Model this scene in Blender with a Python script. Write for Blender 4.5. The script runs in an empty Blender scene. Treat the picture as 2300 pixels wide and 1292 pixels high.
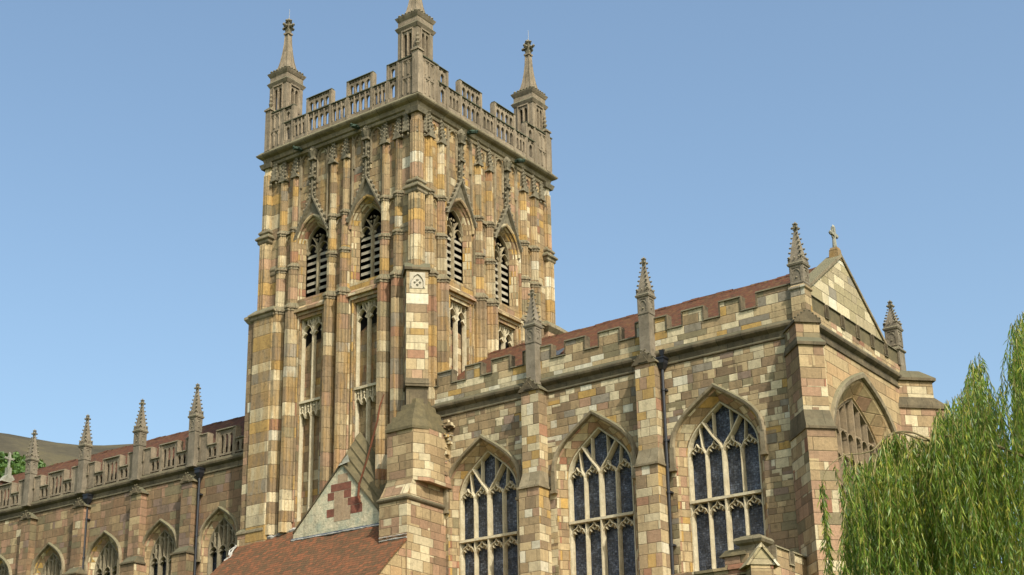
import bpy, math, random
from mathutils import Vector, Matrix
import numpy as np
random.seed(7); rng = np.random.default_rng(11)
C = bpy.context.scene.collection
scn = bpy.context.scene
PI = math.pi
# ------------------------------------------------------------------ camera, sky, sun
cd = bpy.data.cameras.new('camera'); cam = bpy.data.objects.new('camera', cd); C.objects.link(cam)
R_ = Vector((0.77809275, 0.62814465, 0.0024421)).normalized()
F_ = Vector((-0.59310837, 0.7334013, 0.33218216)).normalized()
U_ = R_.cross(F_).normalized()
CAM = Vector((0, 0, 1.7)); FPX = 3485.9; PCX, PCY = 941.16, 798.65
m = Matrix((R_, U_, -F_)).transposed().to_4x4(); m.translation = CAM
cam.matrix_world = m
cd.sensor_width = 36; cd.lens = FPX/2300*36
cd.shift_x = (1150-PCX)/2300; cd.shift_y = (PCY-646)/2300
cd.clip_start = .1; cd.clip_end = 6000
scn.camera = cam
SUN_AZ, SUN_EL = math.radians(118), math.radians(46)      # clockwise from north (+y)
w = bpy.data.worlds.new("World"); scn.world = w; w.use_nodes = True
nt = w.node_tree; bg = nt.nodes['Background']
sky = nt.nodes.new('ShaderNodeTexSky'); sky.sky_type = 'NISHITA'; sky.sun_disc = False
sky.sun_elevation = SUN_EL; sky.sun_rotation = SUN_AZ
sky.altitude = 60; sky.air_density = 1.0; sky.dust_density = 4.0; sky.ozone_density = .1
tint = nt.nodes.new('ShaderNodeMix'); tint.data_type = 'RGBA'; tint.blend_type = 'MULTIPLY'; tint.inputs[0].default_value = 1; tint.inputs[7].default_value = (.9, 1.0, .985, 1)
nt.links.new(sky.outputs[0], tint.inputs[6]); nt.links.new(tint.outputs[2], bg.inputs[0]); bg.inputs[1].default_value = .15
sd = bpy.data.lights.new('sun', 'SUN'); so = bpy.data.objects.new('sun', sd); C.objects.link(so)
sd.energy = 3.1; sd.angle = math.radians(.6); sd.color = (1, .96, .86)
sv = Vector((math.sin(SUN_AZ)*math.cos(SUN_EL), math.cos(SUN_AZ)*math.cos(SUN_EL), math.sin(SUN_EL)))
so.rotation_euler = sv.to_track_quat('Z', 'Y').to_euler(); so.location = sv*60
scn.view_settings.view_transform = 'Standard'; scn.view_settings.look = 'None'
scn.view_settings.exposure = .62; scn.view_settings.gamma = 1

# ------------------------------------------------------------------ materials
def lin(c):
    return tuple(((x/255)/12.92 if x/255 <= .04045 else ((x/255+.055)/1.055)**2.4) for x in c)+(1,)
class NT:
    def __init__(s, name):
        s.m = bpy.data.materials.new(name); s.m.use_nodes = True; s.t = s.m.node_tree
        s.b = s.t.nodes['Principled BSDF']; s.out = s.t.nodes['Material Output']
    def n(s, t, **k):
        x = s.t.nodes.new(t)
        for a, b in k.items(): setattr(x, a, b)
        return x
    def L(s, a, b): s.t.links.new(a, b)
    def M(s, op, a, b=None, c=None, clamp=False):
        x = s.n('ShaderNodeMath', operation=op); x.use_clamp = clamp
        for i, v in enumerate((a, b, c)):
            if v is None: continue
            if isinstance(v, (int, float)): x.inputs[i].default_value = v
            else: s.L(v, x.inputs[i])
        return x.outputs[0]
    def noise(s, vec, scale, detail=4, rough=.6):
        x = s.n('ShaderNodeTexNoise'); x.inputs['Scale'].default_value = scale
        x.inputs['Detail'].default_value = detail; x.inputs['Roughness'].default_value = rough
        if vec is not None: s.L(vec, x.inputs['Vector'])
        return x.outputs[0]
    def ramp(s, f, stops, interp='LINEAR'):
        x = s.n('ShaderNodeValToRGB'); e = x.color_ramp; e.interpolation = interp
        while len(e.elements) < len(stops): e.elements.new(.5)
        for i, (p, c) in enumerate(stops):
            e.elements[i].position = p; e.elements[i].color = c if len(c) == 4 else tuple(c)+(1,)
        s.L(f, x.inputs[0]); return x.outputs[0]
    def mix(s, f, a, b, mode='MIX'):
        x = s.n('ShaderNodeMix', data_type='RGBA', blend_type=mode)
        for i, v in ((0, f), (6, a), (7, b)):
            if isinstance(v, (int, float)): x.inputs[i].default_value = v
            elif isinstance(v, tuple): x.inputs[i].default_value = v
            else: s.L(v, x.inputs[i])
        return x.outputs[2]
    def bump(s, h, dist, strength=1.0, nrm=None):
        x = s.n('ShaderNodeBump'); x.inputs['Distance'].default_value = dist; x.inputs['Strength'].default_value = strength
        s.L(h, x.inputs['Height'])
        if nrm is not None: s.L(nrm, x.inputs['Normal'])
        s.L(x.outputs[0], s.b.inputs['Normal'])
        return x.outputs[0]
    def uvw(s):
        g = s.n('ShaderNodeNewGeometry')
        sp = s.n('ShaderNodeSeparateXYZ'); s.L(g.outputs['Position'], sp.inputs[0])
        sn = s.n('ShaderNodeSeparateXYZ'); s.L(g.outputs['True Normal'], sn.inputs[0])
        x, y, z = sp.outputs; nx, ny, nz = sn.outputs
        # run along the wall: x on north/south faces, y on east/west faces, the diagonal in between
        ax, ay = s.M('ABSOLUTE', nx), s.M('ABSOLUTE', ny)
        fx = s.M('GREATER_THAN', ay, s.M('MULTIPLY', ax, 1.6)); fy = s.M('GREATER_THAN', ax, s.M('MULTIPLY', ay, 1.6))
        dg = s.M('MULTIPLY', s.M('SUBTRACT', x, s.M('MULTIPLY', s.M('SIGN', s.M('MULTIPLY', nx, ny)), y)), .7071)
        fd = s.M('SUBTRACT', 1, s.M('ADD', fx, fy))
        u = s.M('ADD', s.M('ADD', s.M('MULTIPLY', fx, x), s.M('MULTIPLY', fy, y)), s.M('MULTIPLY', fd, dg))
        return g.outputs['Position'], u, z, nz, g

def stone_finish(s, pos, col, stain, lich, ochre=0):
    """ weather streaks and lichen with a shape of their own """
    st = s.n('ShaderNodeVectorMath', operation='MULTIPLY'); s.L(pos, st.inputs[0]); st.inputs[1].default_value = (2.6, 2.6, .3)
    a = s.noise(st.outputs[0], 1.3, 5, .65)
    col = s.mix(s.M('MULTIPLY', s.ramp(a, [(.45, (0, 0, 0)), (.72, (1, 1, 1))]), stain), col, lin((92, 84, 66)))
    if ochre:
        so_ = s.n('ShaderNodeVectorMath', operation='MULTIPLY'); s.L(pos, so_.inputs[0]); so_.inputs[1].default_value = (2.6, 2.6, .5)
        oc = s.noise(so_.outputs[0], 1.1, 4, .6)
        col = s.mix(s.M('MULTIPLY', s.ramp(oc, [(.5, (0, 0, 0)), (.6, (1, 1, 1))]), ochre), col, lin((166, 130, 74)))
    b = s.noise(pos, 5.5, 6, .7)
    col = s.mix(s.M('MULTIPLY', s.ramp(b, [(.56, (0, 0, 0)), (.68, (1, 1, 1))]), lich), col, lin((62, 60, 48)))
    c = s.noise(pos, 9, 5, .75)
    v = s.M('MULTIPLY_ADD', c, .8, .5)
    f = s.noise(pos, 45, 3, .7)
    v = s.M('MULTIPLY', v, s.M('MULTIPLY_ADD', f, .5, .75))
    cc = s.n('ShaderNodeCombineXYZ'); 
    for i in range(3): s.L(v, cc.inputs[i])
    return s.mix(1.0, col, cc.outputs[0], 'MULTIPLY'), c, f

def masonry(name, pal, bw, bh, mortar=(92, 76, 54), mw=.014, stain=.35, lich=.3, island=False, contrast=1.0, merge=.0, depth=.016, ochre=0, pal2=None, soft=.18):
    s = NT(name); pos, u, z, nz, g = s.uvw()
    v = s.M('ADD', z, s.M('MULTIPLY_ADD', s.M('SINE', s.M('MULTIPLY', z, 2.3)), .09, s.M('MULTIPLY', s.M('SINE', s.M('MULTIPLY', z, 7.1)), .025)))
    v = s.M('DIVIDE', v, bh)
    row = s.M('FLOOR', v); fv = s.M('FRACT', v)
    wn = s.n('ShaderNodeTexWhiteNoise', noise_dimensions='1D'); s.L(s.M('ADD', row, .5), wn.inputs['W']); rr = wn.outputs['Value']
    if island:
        oi = s.n('ShaderNodeObjectInfo'); col_ = s.M('MULTIPLY', oi.outputs['Random'], 91); uu = None
    else:
        uu = s.M('MULTIPLY_ADD', rr, 37, s.M('DIVIDE', u, s.M('MULTIPLY_ADD', rr, .6*bw, .72*bw)))
        uu = s.M('ADD', uu, s.M('MULTIPLY', s.M('SINE', s.M('MULTIPLY_ADD', row, 3.7, s.M('MULTIPLY', uu, 2.1))), .24))
        col_ = s.M('FLOOR', uu)
    cv = s.n('ShaderNodeCombineXYZ'); s.L(s.M('ADD', col_, .5), cv.inputs[0]); s.L(s.M('ADD', row, .5), cv.inputs[1])
    w2 = s.n('ShaderNodeTexWhiteNoise', noise_dimensions='2D'); s.L(cv.outputs[0], w2.inputs['Vector'])
    tot = sum(p[1] for p in pal); acc = 0; st = []
    for c, wt in pal:
        st.append((acc/tot, lin(c))); acc += wt
    # patches of repair: large-scale drift of the random value
    drift = s.noise(pos, .33, 2, .5)
    rv = s.M('FRACT', s.M('ADD', w2.outputs['Value'], s.M('MULTIPLY', drift, merge)))
    col = s.ramp(rv, st, 'CONSTANT')
    sp = s.n('ShaderNodeSeparateXYZ'); s.L(w2.outputs['Color'], sp.inputs[0])
    if pal2:    # areas of darker rubble between areas of paler repair, block by block
        t2 = sum(p[1] for p in pal2); acc = 0; st2 = []
        for c, wt in pal2: st2.append((acc/t2, lin(c))); acc += wt
        pn = s.n('ShaderNodeVectorMath', operation='SNAP'); s.L(pos, pn.inputs[0]); pn.inputs[1].default_value = (bw*.6, bw*.6, bh)
        ar = s.noise(pn.outputs[0], .55, 2, .5)
        col = s.mix(s.M('GREATER_THAN', s.M('ADD', ar, s.M('MULTIPLY', w2.outputs['Value'], .08)), .535), col, s.ramp(w2.outputs['Value'], st2, 'CONSTANT'))
    allp = pal+(pal2 or []); tt = sum(p[1] for p in allp)
    col = s.mix(soft, col, tuple(sum(lin(c)[i]*wt for c, wt in allp)/tt for i in range(3))+(1,))
    br = s.M('MULTIPLY_ADD', sp.outputs[1], .3*contrast, 1-.15*contrast)
    cb = s.n('ShaderNodeCombineXYZ')
    for i in range(3): s.L(br, cb.inputs[i])
    col = s.mix(1.0, col, cb.outputs[0], 'MULTIPLY')
    dv = s.M('MULTIPLY', s.M('MINIMUM', fv, s.M('SUBTRACT', 1, fv)), bh)
    if uu is not None:
        fu = s.M('FRACT', uu); du = s.M('MULTIPLY', s.M('MINIMUM', fu, s.M('SUBTRACT', 1, fu)), bw)
        dv = s.M('MINIMUM', dv, du)
    wob = s.M('MULTIPLY', s.noise(pos, 14, 2), mw)
    mo = s.M('SUBTRACT', 1, s.M('DIVIDE', s.M('SUBTRACT', s.M('ADD', dv, wob), mw*.7), mw*.9), clamp=True)
    mo = s.M('MAXIMUM', mo, 0)
    col = s.mix(s.M('MULTIPLY', mo, .6), col, lin(mortar))
    col, c, f = stone_finish(s, pos, col, stain, lich, ochre)
    s.L(col, s.b.inputs['Base Color']); s.b.inputs['Roughness'].default_value = .93
    s.b.inputs['Specular IOR Level'].default_value = .2
    h = s.M('SUBTRACT', s.M('MULTIPLY_ADD', c, .9, s.M('MULTIPLY_ADD', f, .35, s.M('MULTIPLY', sp.outputs[2], .35))), s.M('MULTIPLY', mo, .8))
    s.bump(h, depth)
    return s.m

CREAM = (204, 188, 152); PALE = (212, 203, 178); OCHRE = (180, 142, 74); TAN = (152, 128, 94); BROWN = (126, 103, 78)
PINK = (162, 126, 100); RED = (146, 96, 74); GREY = (130, 122, 108); OLIVE = (122, 112, 84); BUFF = (176, 153, 114); MAUVE = (132, 110, 96)
M = {}
M['tower'] = masonry('tower_ashlar', [(TAN, 4), (BUFF, 3), (CREAM, 2.2), (PINK, 2.2), (OCHRE, 2), (BROWN, 2)], .55, .34, stain=.75, lich=.5, ochre=.45, soft=.25, pal2=[(BROWN, 4), (TAN, 4), (OLIVE, 1.5), (GREY, 1.2), (PINK, 1.5), (BUFF, 1), (RED, .2)])
M['shaft'] = masonry('tower_shaft_stone', [(CREAM, 4), (BUFF, 3), (TAN, 4), (PALE, 1), (OCHRE, 2), (BROWN, 3.2), (PINK, 2.2), (RED, .4), (GREY, 1.2), (OLIVE, 1)], .6, .5, stain=.7, lich=.5, island=True, ochre=.45, soft=.3)
M['stairb'] = masonry('stair_buttress_ashlar', [(TAN, 4), (BROWN, 4), ((142, 114, 88), 4), (PINK, 1.5), (BUFF, 1), (CREAM, .4), (OLIVE, 1.2), (PALE, .3)], .5, .33, stain=.5, lich=.4, soft=.2)
M['quoin'] = masonry('buttress_stone', [(CREAM, 5), (BUFF, 3.5), (PINK, 1.8), (RED, .5), (OCHRE, 1.4), (PALE, 1), (TAN, 3), (BROWN, 1.4)], .5, .33, stain=.35, lich=.25, soft=.28)
M['turret'] = masonry('turret_stone', [(PINK, 1.8), (CREAM, 4), (BUFF, 3.5), (TAN, 3)], .6, .34, stain=.35, lich=.3, soft=.2, pal2=[(PINK, 2.6), (RED, .6), ((142, 112, 88), 3), (TAN, 4), (BUFF, 1.4), (OLIVE, .6)])
M['chancel'] = masonry('chancel_rubble', [(CREAM, 5), (BUFF, 3), (TAN, 3), (OCHRE, .8), (GREY, 1.2), (PALE, .8), (BROWN, 1.5), (PINK, .7)], .42, .235, stain=.45, lich=.4, pal2=[(OLIVE, 4), (BROWN, 4), (TAN, 4), (GREY, 1.6), (MAUVE, 1.2), (BUFF, 1.2), (CREAM, .7), (OCHRE, .3)])
M['chanparapet'] = masonry('chancel_parapet_stone', [(CREAM, 4), (BUFF, 4), (PALE, 1), (GREY, 1), (OCHRE, 1.2), (BROWN, .7), (OLIVE, 1.5), (TAN, 2)], .7, .27, stain=.45, lich=.4)
M['nave'] = masonry('nave_sandstone', [((146, 118, 88), 5), (PINK, 3.5), (BUFF, 2), (BROWN, 2), (CREAM, .9)], .58, .31, stain=.5, lich=.4, pal2=[((134, 104, 78), 5), (BROWN, 4), (OLIVE, 2.5), (MAUVE, 2), (TAN, 2)])
M['east'] = masonry('east_wall_sandstone', [(BUFF, 5), ((178, 146, 106), 5), (PINK, 1.2), (TAN, 2)], .8, .34, stain=.3, lich=.2, contrast=.6)
M['gable'] = masonry('gable_ashlar', [((166, 150, 118), 3), ((158, 144, 108), 4), (CREAM, 2), (PALE, .7), (GREY, .8)], .7, .34, stain=.2, lich=.15, contrast=.6)
M['arch'] = masonry('window_arch_stone', [(BUFF, 5), (TAN, 5), (PINK, 2.4), (OCHRE, .9), (CREAM, 2.5), (OLIVE, 1), (BROWN, 1), (RED, .2)], .45, .28, stain=.35, lich=.25)

def plain(name, base, alt, stain=.3, lich=.3, rough=.9, sc=2.2, top=None, joints=0):
    s = NT(name); pos, u, z, nz, g = s.uvw()
    n = s.noise(pos, sc, 5, .6)
    col = s.ramp(n, [(.32, lin(base)), (.68, lin(alt))])
    if joints:
        q = s.M('ADD', s.M('DIVIDE', u, joints), s.M('MULTIPLY', s.M('FLOOR', s.M('DIVIDE', z, .7)), .37)); fq = s.M('FRACT', q)
        wq = s.n('ShaderNodeTexWhiteNoise', noise_dimensions='1D'); s.L(s.M('FLOOR', q), wq.inputs['W'])
        bq = s.M('MULTIPLY_ADD', wq.outputs['Value'], .42, .8); bq = s.M('MULTIPLY', bq, s.M('SUBTRACT', 1, s.M('MULTIPLY', s.M('LESS_THAN', fq, .03), .45)))
        cq = s.n('ShaderNodeCombineXYZ')
        for i in range(3): s.L(bq, cq.inputs[i])
        col = s.mix(1.0, col, cq.outputs[0], 'MULTIPLY')
    col, c, f = stone_finish(s, pos, col, stain, lich)
    if top:   # moss and lichen grow on upward faces
        col = s.mix(s.M('MULTIPLY', s.ramp(nz, [(.25, (0, 0, 0)), (.7, (1, 1, 1))]), s.ramp(c, [(.3, (.35,)*3), (.6, (1, 1, 1))])), col, lin(top))
    s.L(col, s.b.inputs['Base Color']); s.b.inputs['Roughness'].default_value = rough
    s.b.inputs['Specular IOR Level'].default_value = .2
    s.bump(s.M('ADD', c, s.M('MULTIPLY', f, .4)), .015)
    return s.m
M['trim'] = plain('weathered_trim', (150, 136, 110), (122, 108, 84), top=(104, 100, 76), joints=.8)
M['trimdark'] = plain('dark_string_course', (118, 104, 80), (84, 74, 58), .5, .5, top=(92, 90, 70), joints=.9)
M['parapet'] = plain('parapet_stone', (150, 134, 112), (126, 112, 92), .45, .4, top=(86, 86, 66), joints=.7)
M['copegreen'] = plain('mossy_coping', (92, 94, 72), (74, 74, 58), .4, .5)
M['pinn'] = plain('pinnacle_stone', (140, 128, 110), (112, 102, 86), .35, .4, top=(110, 106, 84))
M['carve'] = plain('carved_grey_stone', (136, 126, 104), (98, 90, 72), .4, .5, sc=7)
M['tracery'] = plain('tracery_stone', (206, 194, 164), (184, 168, 136), .12, .06)
M['ntracery'] = plain('nave_tracery_stone', (150, 138, 114), (126, 114, 92), .3, .2)
M['mullion'] = plain('belfry_mullion_stone', (162, 148, 118), (130, 116, 92), .3, .2)
M['pale'] = plain('renewed_pale_stone', (194, 184, 164), (176, 164, 140), .1, .1)
M['louvre'] = plain('slate_louvre', (176, 166, 144), (142, 132, 114), .3, .2)
M['slab'] = plain('olive_brown_slabs', (112, 100, 72), (88, 80, 58), .4, .4)
M['mortar'] = plain('lime_mortar', (190, 186, 176), (150, 146, 136), .1, .2)
M['lead'] = plain('lead_sheet', (84, 90, 98), (58, 64, 72), .1, .1, .6)
M['rust'] = plain('rusty_iron', (128, 74, 50), (98, 60, 42), .2, .2)
M['copper'] = plain('green_copper', (72, 88, 74), (50, 62, 54), .1, .3)
M['white'] = plain('pale_weathered_stone', (160, 156, 140), (124, 122, 106), .1, .3)
def metal(name, c, r):
    s = NT(name); s.b.inputs['Base Color'].default_value = lin(c); s.b.inputs['Roughness'].default_value = r
    pos = s.n('ShaderNodeNewGeometry').outputs['Position']
    s.bump(s.noise(pos, 30, 3), .003); return s.m
M['iron'] = metal('black_iron', (34, 34, 38), .45)
M['rod'] = metal('rod_metal', (150, 150, 150), .4)
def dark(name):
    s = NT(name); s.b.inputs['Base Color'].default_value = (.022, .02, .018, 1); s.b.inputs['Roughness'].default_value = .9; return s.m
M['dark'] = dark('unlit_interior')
def tiles(name, pal, lichen, ny=.11):
    s = NT(name); pos, u, z, nz, g = s.uvw()
    v = s.M('DIVIDE', z, ny); row = s.M('FLOOR', v); fv = s.M('FRACT', v)
    uu = s.M('ADD', s.M('DIVIDE', u, .17), s.M('MULTIPLY', s.M('MODULO', row, 2), .5)); cl = s.M('FLOOR', uu); fu = s.M('FRACT', uu)
    cv = s.n('ShaderNodeCombineXYZ'); s.L(s.M('ADD', cl, .5), cv.inputs[0]); s.L(s.M('ADD', row, .5), cv.inputs[1])
    w2 = s.n('ShaderNodeTexWhiteNoise', noise_dimensions='2D'); s.L(cv.outputs[0], w2.inputs['Vector'])
    big = s.noise(pos, 1.1, 5, .7)
    f = s.M('ADD', s.M('MULTIPLY', w2.outputs['Value'], .38), s.M('MULTIPLY', big, .68), clamp=True)
    n = len(pal); col = s.ramp(f, [(.12+.75*i/(n-1), lin(c)) for i, c in enumerate(pal)])
    l = s.noise(pos, 6, 6, .75)
    col = s.mix(s.M('MULTIPLY', s.ramp(l, [(.52, (0, 0, 0)), (.64, (1, 1, 1))]), .8), col, lin(lichen))
    edge = s.M('LESS_THAN', fv, .16); ed2 = s.M('LESS_THAN', fu, .06)
    e = s.M('MAXIMUM', edge, ed2)
    col = s.mix(s.M('MULTIPLY', e, .45), col, lin((44, 34, 28)))
    s.L(col, s.b.inputs['Base Color']); s.b.inputs['Roughness'].default_value = .95; s.b.inputs['Specular IOR Level'].default_value = .08
    s.bump(s.M('ADD', s.M('MULTIPLY', s.M('SUBTRACT', 1, fv), 1.0), s.M('MULTIPLY', w2.outputs['Value'], .5)), .02)
    return s.m
M['tile'] = tiles('red_clay_tiles', [(60, 46, 36), (78, 54, 42), (94, 60, 44), (76, 60, 48)], (108, 88, 56))
M['tilelow'] = tiles('orange_clay_tiles', [(64, 54, 42), (86, 68, 50), (100, 72, 52), (122, 78, 54), (86, 70, 54)], (80, 72, 52))
def glass(name, a, b):
    s = NT(name); pos, u, z, nz, g = s.uvw()
    fu = s.M('FRACT', s.M('DIVIDE', u, .085)); fv = s.M('FRACT', s.M('DIVIDE', z, .075))
    cv = s.n('ShaderNodeCombineXYZ'); s.L(s.M('FLOOR', s.M('DIVIDE', u, .085)), cv.inputs[0]); s.L(s.M('FLOOR', s.M('DIVIDE', z, .075)), cv.inputs[1])
    w2 = s.n('ShaderNodeTexWhiteNoise', noise_dimensions='2D'); s.L(cv.outputs[0], w2.inputs['Vector'])
    n = s.noise(pos, 16, 5, .8); n2 = s.noise(pos, 2.0, 3, .6)
    f = s.M('ADD', s.M('MULTIPLY', n, .62), s.M('MULTIPLY_ADD', n2, .5, s.M('MULTIPLY', w2.outputs['Value'], .14)))
    col = s.ramp(f, [(.5, a), (.64, b), (.76, tuple(x*2.6 for x in b[:3])+(1,)), (.86, tuple(x*5 for x in b[:3])+(1,))])
    ld = s.M('MAXIMUM', s.M('LESS_THAN', fu, .12), s.M('LESS_THAN', fv, .12))
    bar = s.M('LESS_THAN', s.M('FRACT', s.M('DIVIDE', z, .55)), .05)
    col = s.mix(s.M('MULTIPLY', ld, .7), col, (.008, .008, .01, 1))
    col = s.mix(s.M('MULTIPLY', bar, .5), col, (.05, .055, .07, 1))
    s.L(col, s.b.inputs['Base Color'])
    s.b.inputs['Roughness'].default_value = .2; s.b.inputs['Specular IOR Level'].default_value = .5
    s.bump(s.M('ADD', s.M('MULTIPLY', s.M('ADD', s.M('MULTIPLY', fu, w2.outputs['Value']), s.M('MULTIPLY', fv, s.M('SUBTRACT', w2.outputs['Value'], .5))), 1.2), s.M('MULTIPLY', n, 1.4)), .02)
    return s.m
M['glass'] = glass('leaded_stained_glass', (.012, .014, .021, 1), (.06, .068, .088, 1))
M['nglass'] = glass('nave_leaded_glass', (.004, .006, .009, 1), (.016, .02, .028, 1))

# ------------------------------------------------------------------ mesh building
class MB:
    """ collects faces; local frame of a south-facing wall: u along it, w out of it, z up -> (u, -w, z) """
    def __init__(s): s.v = []; s.f = []; s.mi = []; s.cur = 0
    def V(s, u, w, z): s.v.append((u, -w, z)); return len(s.v)-1
    def F(s, *idx): s.f.append(tuple(idx)); s.mi.append(s.cur)
    def poly(s, pts): s.F(*[s.V(*p) for p in pts])
    def box(s, u0, u1, w0, w1, z0, z1, tu=0, tw=0, tw0=0):
        a = [s.V(*p) for p in ((u0, w0, z0), (u1, w0, z0), (u1, w1, z0), (u0, w1, z0))]
        b = [s.V(*p) for p in ((u0+tu, w0+tw0, z1), (u1-tu, w0+tw0, z1), (u1-tu, w1-tw, z1), (u0+tu, w1-tw, z1))]
        s.F(*a[::-1]); s.F(*b)
        for i in range(4): j = (i+1) % 4; s.F(a[i], a[j], b[j], b[i])
    def prism(s, pts, z0, z1, top=None, caps=True):
        top = top or pts
        a = [s.V(p[0], p[1], z0) for p in pts]; b = [s.V(p[0], p[1], z1) for p in top]; n = len(pts)
        for i in range(n): j = (i+1) % n; s.F(a[i], a[j], b[j], b[i])
        if caps: s.F(*a[::-1]); s.F(*b)
    def uz(s, pts, w0, w1, caps=(1, 1)):
        """ polygon in (u,z) extruded from w0 to w1 """
        a = [s.V(p[0], w0, p[1]) for p in pts]; b = [s.V(p[0], w1, p[1]) for p in pts]; n = len(pts)
        for i in range(n): j = (i+1) % n; s.F(a[i], b[i], b[j], a[j])
        if caps[0]: s.F(*a)
        if caps[1]: s.F(*b[::-1])
    def cone(s, cx, cw, r0, z0, r1, z1, n=4, rot=PI/4):
        p = [(cx+r0*math.cos(rot+2*PI*i/n), cw+r0*math.sin(rot+2*PI*i/n)) for i in range(n)]
        q = [(cx+r1*math.cos(rot+2*PI*i/n), cw+r1*math.sin(rot+2*PI*i/n)) for i in range(n)]
        s.prism(p, z0, z1, q)
    def sq(s, cx, cw, h0, z0, h1, z1): s.cone(cx, cw, h0*1.41421, z0, h1*1.41421, z1)
    def blob(s, c, r, rz=None):
        rz = rz or r; x, w_, z = c
        p = [s.V(x+r, w_, z), s.V(x, w_+r, z), s.V(x-r, w_, z), s.V(x, w_-r, z), s.V(x, w_, z+rz), s.V(x, w_, z-rz)]
        for i in range(4): j = (i+1) % 4; s.F(p[i], p[j], p[4]); s.F(p[j], p[i], p[5])
    def tube(s, pts, r, n=8):
        P = [Vector((p[0], -p[1], p[2])) for p in pts]; rings = []
        for i, p in enumerate(P):
            d = (P[min(i+1, len(P)-1)]-P[max(i-1, 0)]).normalized()
            a = d.cross(Vector((.31, .2, .93))).normalized(); b = d.cross(a); rr = r[i] if isinstance(r, (list, tuple)) else r
            ring = []
            for k in range(n):
                q = p+a*rr*math.cos(2*PI*k/n)+b*rr*math.sin(2*PI*k/n); s.v.append(tuple(q)); ring.append(len(s.v)-1)
            rings.append(ring)
        for A, B in zip(rings, rings[1:]):
            for k in range(n): l = (k+1) % n; s.F(A[k], A[l], B[l], B[k])
        s.F(*rings[0][::-1]); s.F(*rings[-1])
    def bar(s, pts, wd, w0, w1, cham=.45):
        """ moulded tracery bar along a curve in the (u,z) plane, chamfered on its front """
        n = len(pts); rings = []
        for i in range(n):
            a = pts[max(i-1, 0)]; b = pts[min(i+1, n-1)]
            dx, dz = b[0]-a[0], b[1]-a[1]; l = math.hypot(dx, dz) or 1; nx, nz = -dz/l, dx/l
            x, z = pts[i]; h = wd/2; wm = w0+(w1-w0)*.45
            rings.append([s.V(x+nx*t, ww, z+nz*t) for t, ww in ((-h, w0), (-h, wm), (-h*cham, w1), (h*cham, w1), (h, wm), (h, w0))])
        for A, B in zip(rings, rings[1:]):
            for k in range(6): l = (k+1) % 6; s.F(A[k], A[l], B[l], B[k])
        s.F(*rings[0][::-1]); s.F(*rings[-1])
    def mould(s, pts, prof, closed=False):
        """ sweep a profile [(outward, w)] along a curve in (u,z): hood moulds and reveals """
        n = len(pts); rings = []
        for i in range(n):
            if closed: a, b = pts[i-1], pts[(i+1) % n]
            else: a, b = pts[max(i-1, 0)], pts[min(i+1, n-1)]
            p = pts[i]
            d1 = (p[0]-a[0], p[1]-a[1]); d2 = (b[0]-p[0], b[1]-p[1])
            if d1 == (0, 0): d1 = d2
            if d2 == (0, 0): d2 = d1
            l1 = math.hypot(*d1) or 1; l2 = math.hypot(*d2) or 1
            n1 = (-d1[1]/l1, d1[0]/l1); n2 = (-d2[1]/l2, d2[0]/l2)
            m_ = (n1[0]+n2[0], n1[1]+n2[1]); k = 2/max(m_[0]**2+m_[1]**2, .6)
            m_ = (m_[0]*k, m_[1]*k)
            rings.append([s.V(p[0]+m_[0]*o, w_, p[1]+m_[1]*o) for o, w_ in prof])
        seq = list(zip(rings, rings[1:]))+([(rings[-1], rings[0])] if closed else [])
        for A, B in seq:
            for k in range(len(prof)-1): s.F(A[k], A[k+1], B[k+1], B[k])
    def slab(s, u0, u1, z0, z1, ops, w0, w1, back=True, rim=True):
        """ wall slab with arched openings; ops = list of (sill, arch points left spring..right spring) """
        for w_, on in ((w1, True), (w0, back)):
            if not on: continue
            cur = u0
            for sill, A in ops:
                l, r = A[0][0], A[-1][0]
                if l > cur: s.poly([(cur, w_, z0), (l, w_, z0), (l, w_, z1), (cur, w_, z1)])
                if sill > z0: s.poly([(l, w_, z0), (r, w_, z0), (r, w_, sill), (l, w_, sill)])
                for a, b in zip(A, A[1:]):
                    s.poly([(a[0], w_, a[1]), (b[0], w_, b[1]), (b[0], w_, z1), (a[0], w_, z1)])
                cur = r
            if u1 > cur: s.poly([(cur, w_, z0), (u1, w_, z0), (u1, w_, z1), (cur, w_, z1)])
        if back:
            for sill, A in ops:
                P = [(A[0][0], sill)]+list(A)+[(A[-1][0], sill)]
                for a, b in zip(P, P[1:]+P[:1]): s.poly([(a[0], w0, a[1]), (a[0], w1, a[1]), (b[0], w1, b[1]), (b[0], w0, b[1])])
        if rim:
            for a, b in (((u0, z0), (u0, z1)), ((u0, z1), (u1, z1)), ((u1, z1), (u1, z0)), ((u1, z0), (u0, z0))):
                s.poly([(a[0], w0, a[1]), (a[0], w1, a[1]), (b[0], w1, b[1]), (b[0], w0, b[1])])
    def plan(s, path, prof, closed=True):
        """ string course: profile [(out, z)] swept round a plan path of (u,w); outward = right of travel """
        if closed:
            ar = sum(path[i-1][0]*path[i][1]-path[i][0]*path[i-1][1] for i in range(len(path)))
            if ar < 0: path = path[::-1]
        n = len(path); rings = []
        for i in range(n):
            p = path[i]
            a = path[i-1] if (closed or i) else None; b = path[(i+1) % n] if (closed or i < n-1) else None
            ns = []
            for q, r in ((a, p), (p, b)):
                if q is None or r is None: continue
                d = (r[0]-q[0], r[1]-q[1]); l = math.hypot(*d) or 1; ns.append((d[1]/l, -d[0]/l))
            if len(ns) == 1: mm = ns[0]
            else:
                mm = (ns[0][0]+ns[1][0], ns[0][1]+ns[1][1]); k = 2/max(mm[0]**2+mm[1]**2, .5); mm = (mm[0]*k, mm[1]*k)
            rings.append([s.V(p[0]+mm[0]*o, p[1]+mm[1]*o, z) for o, z in prof])
        seq = list(zip(rings, rings[1:]))+([(rings[-1], rings[0])] if closed else [])
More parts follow.
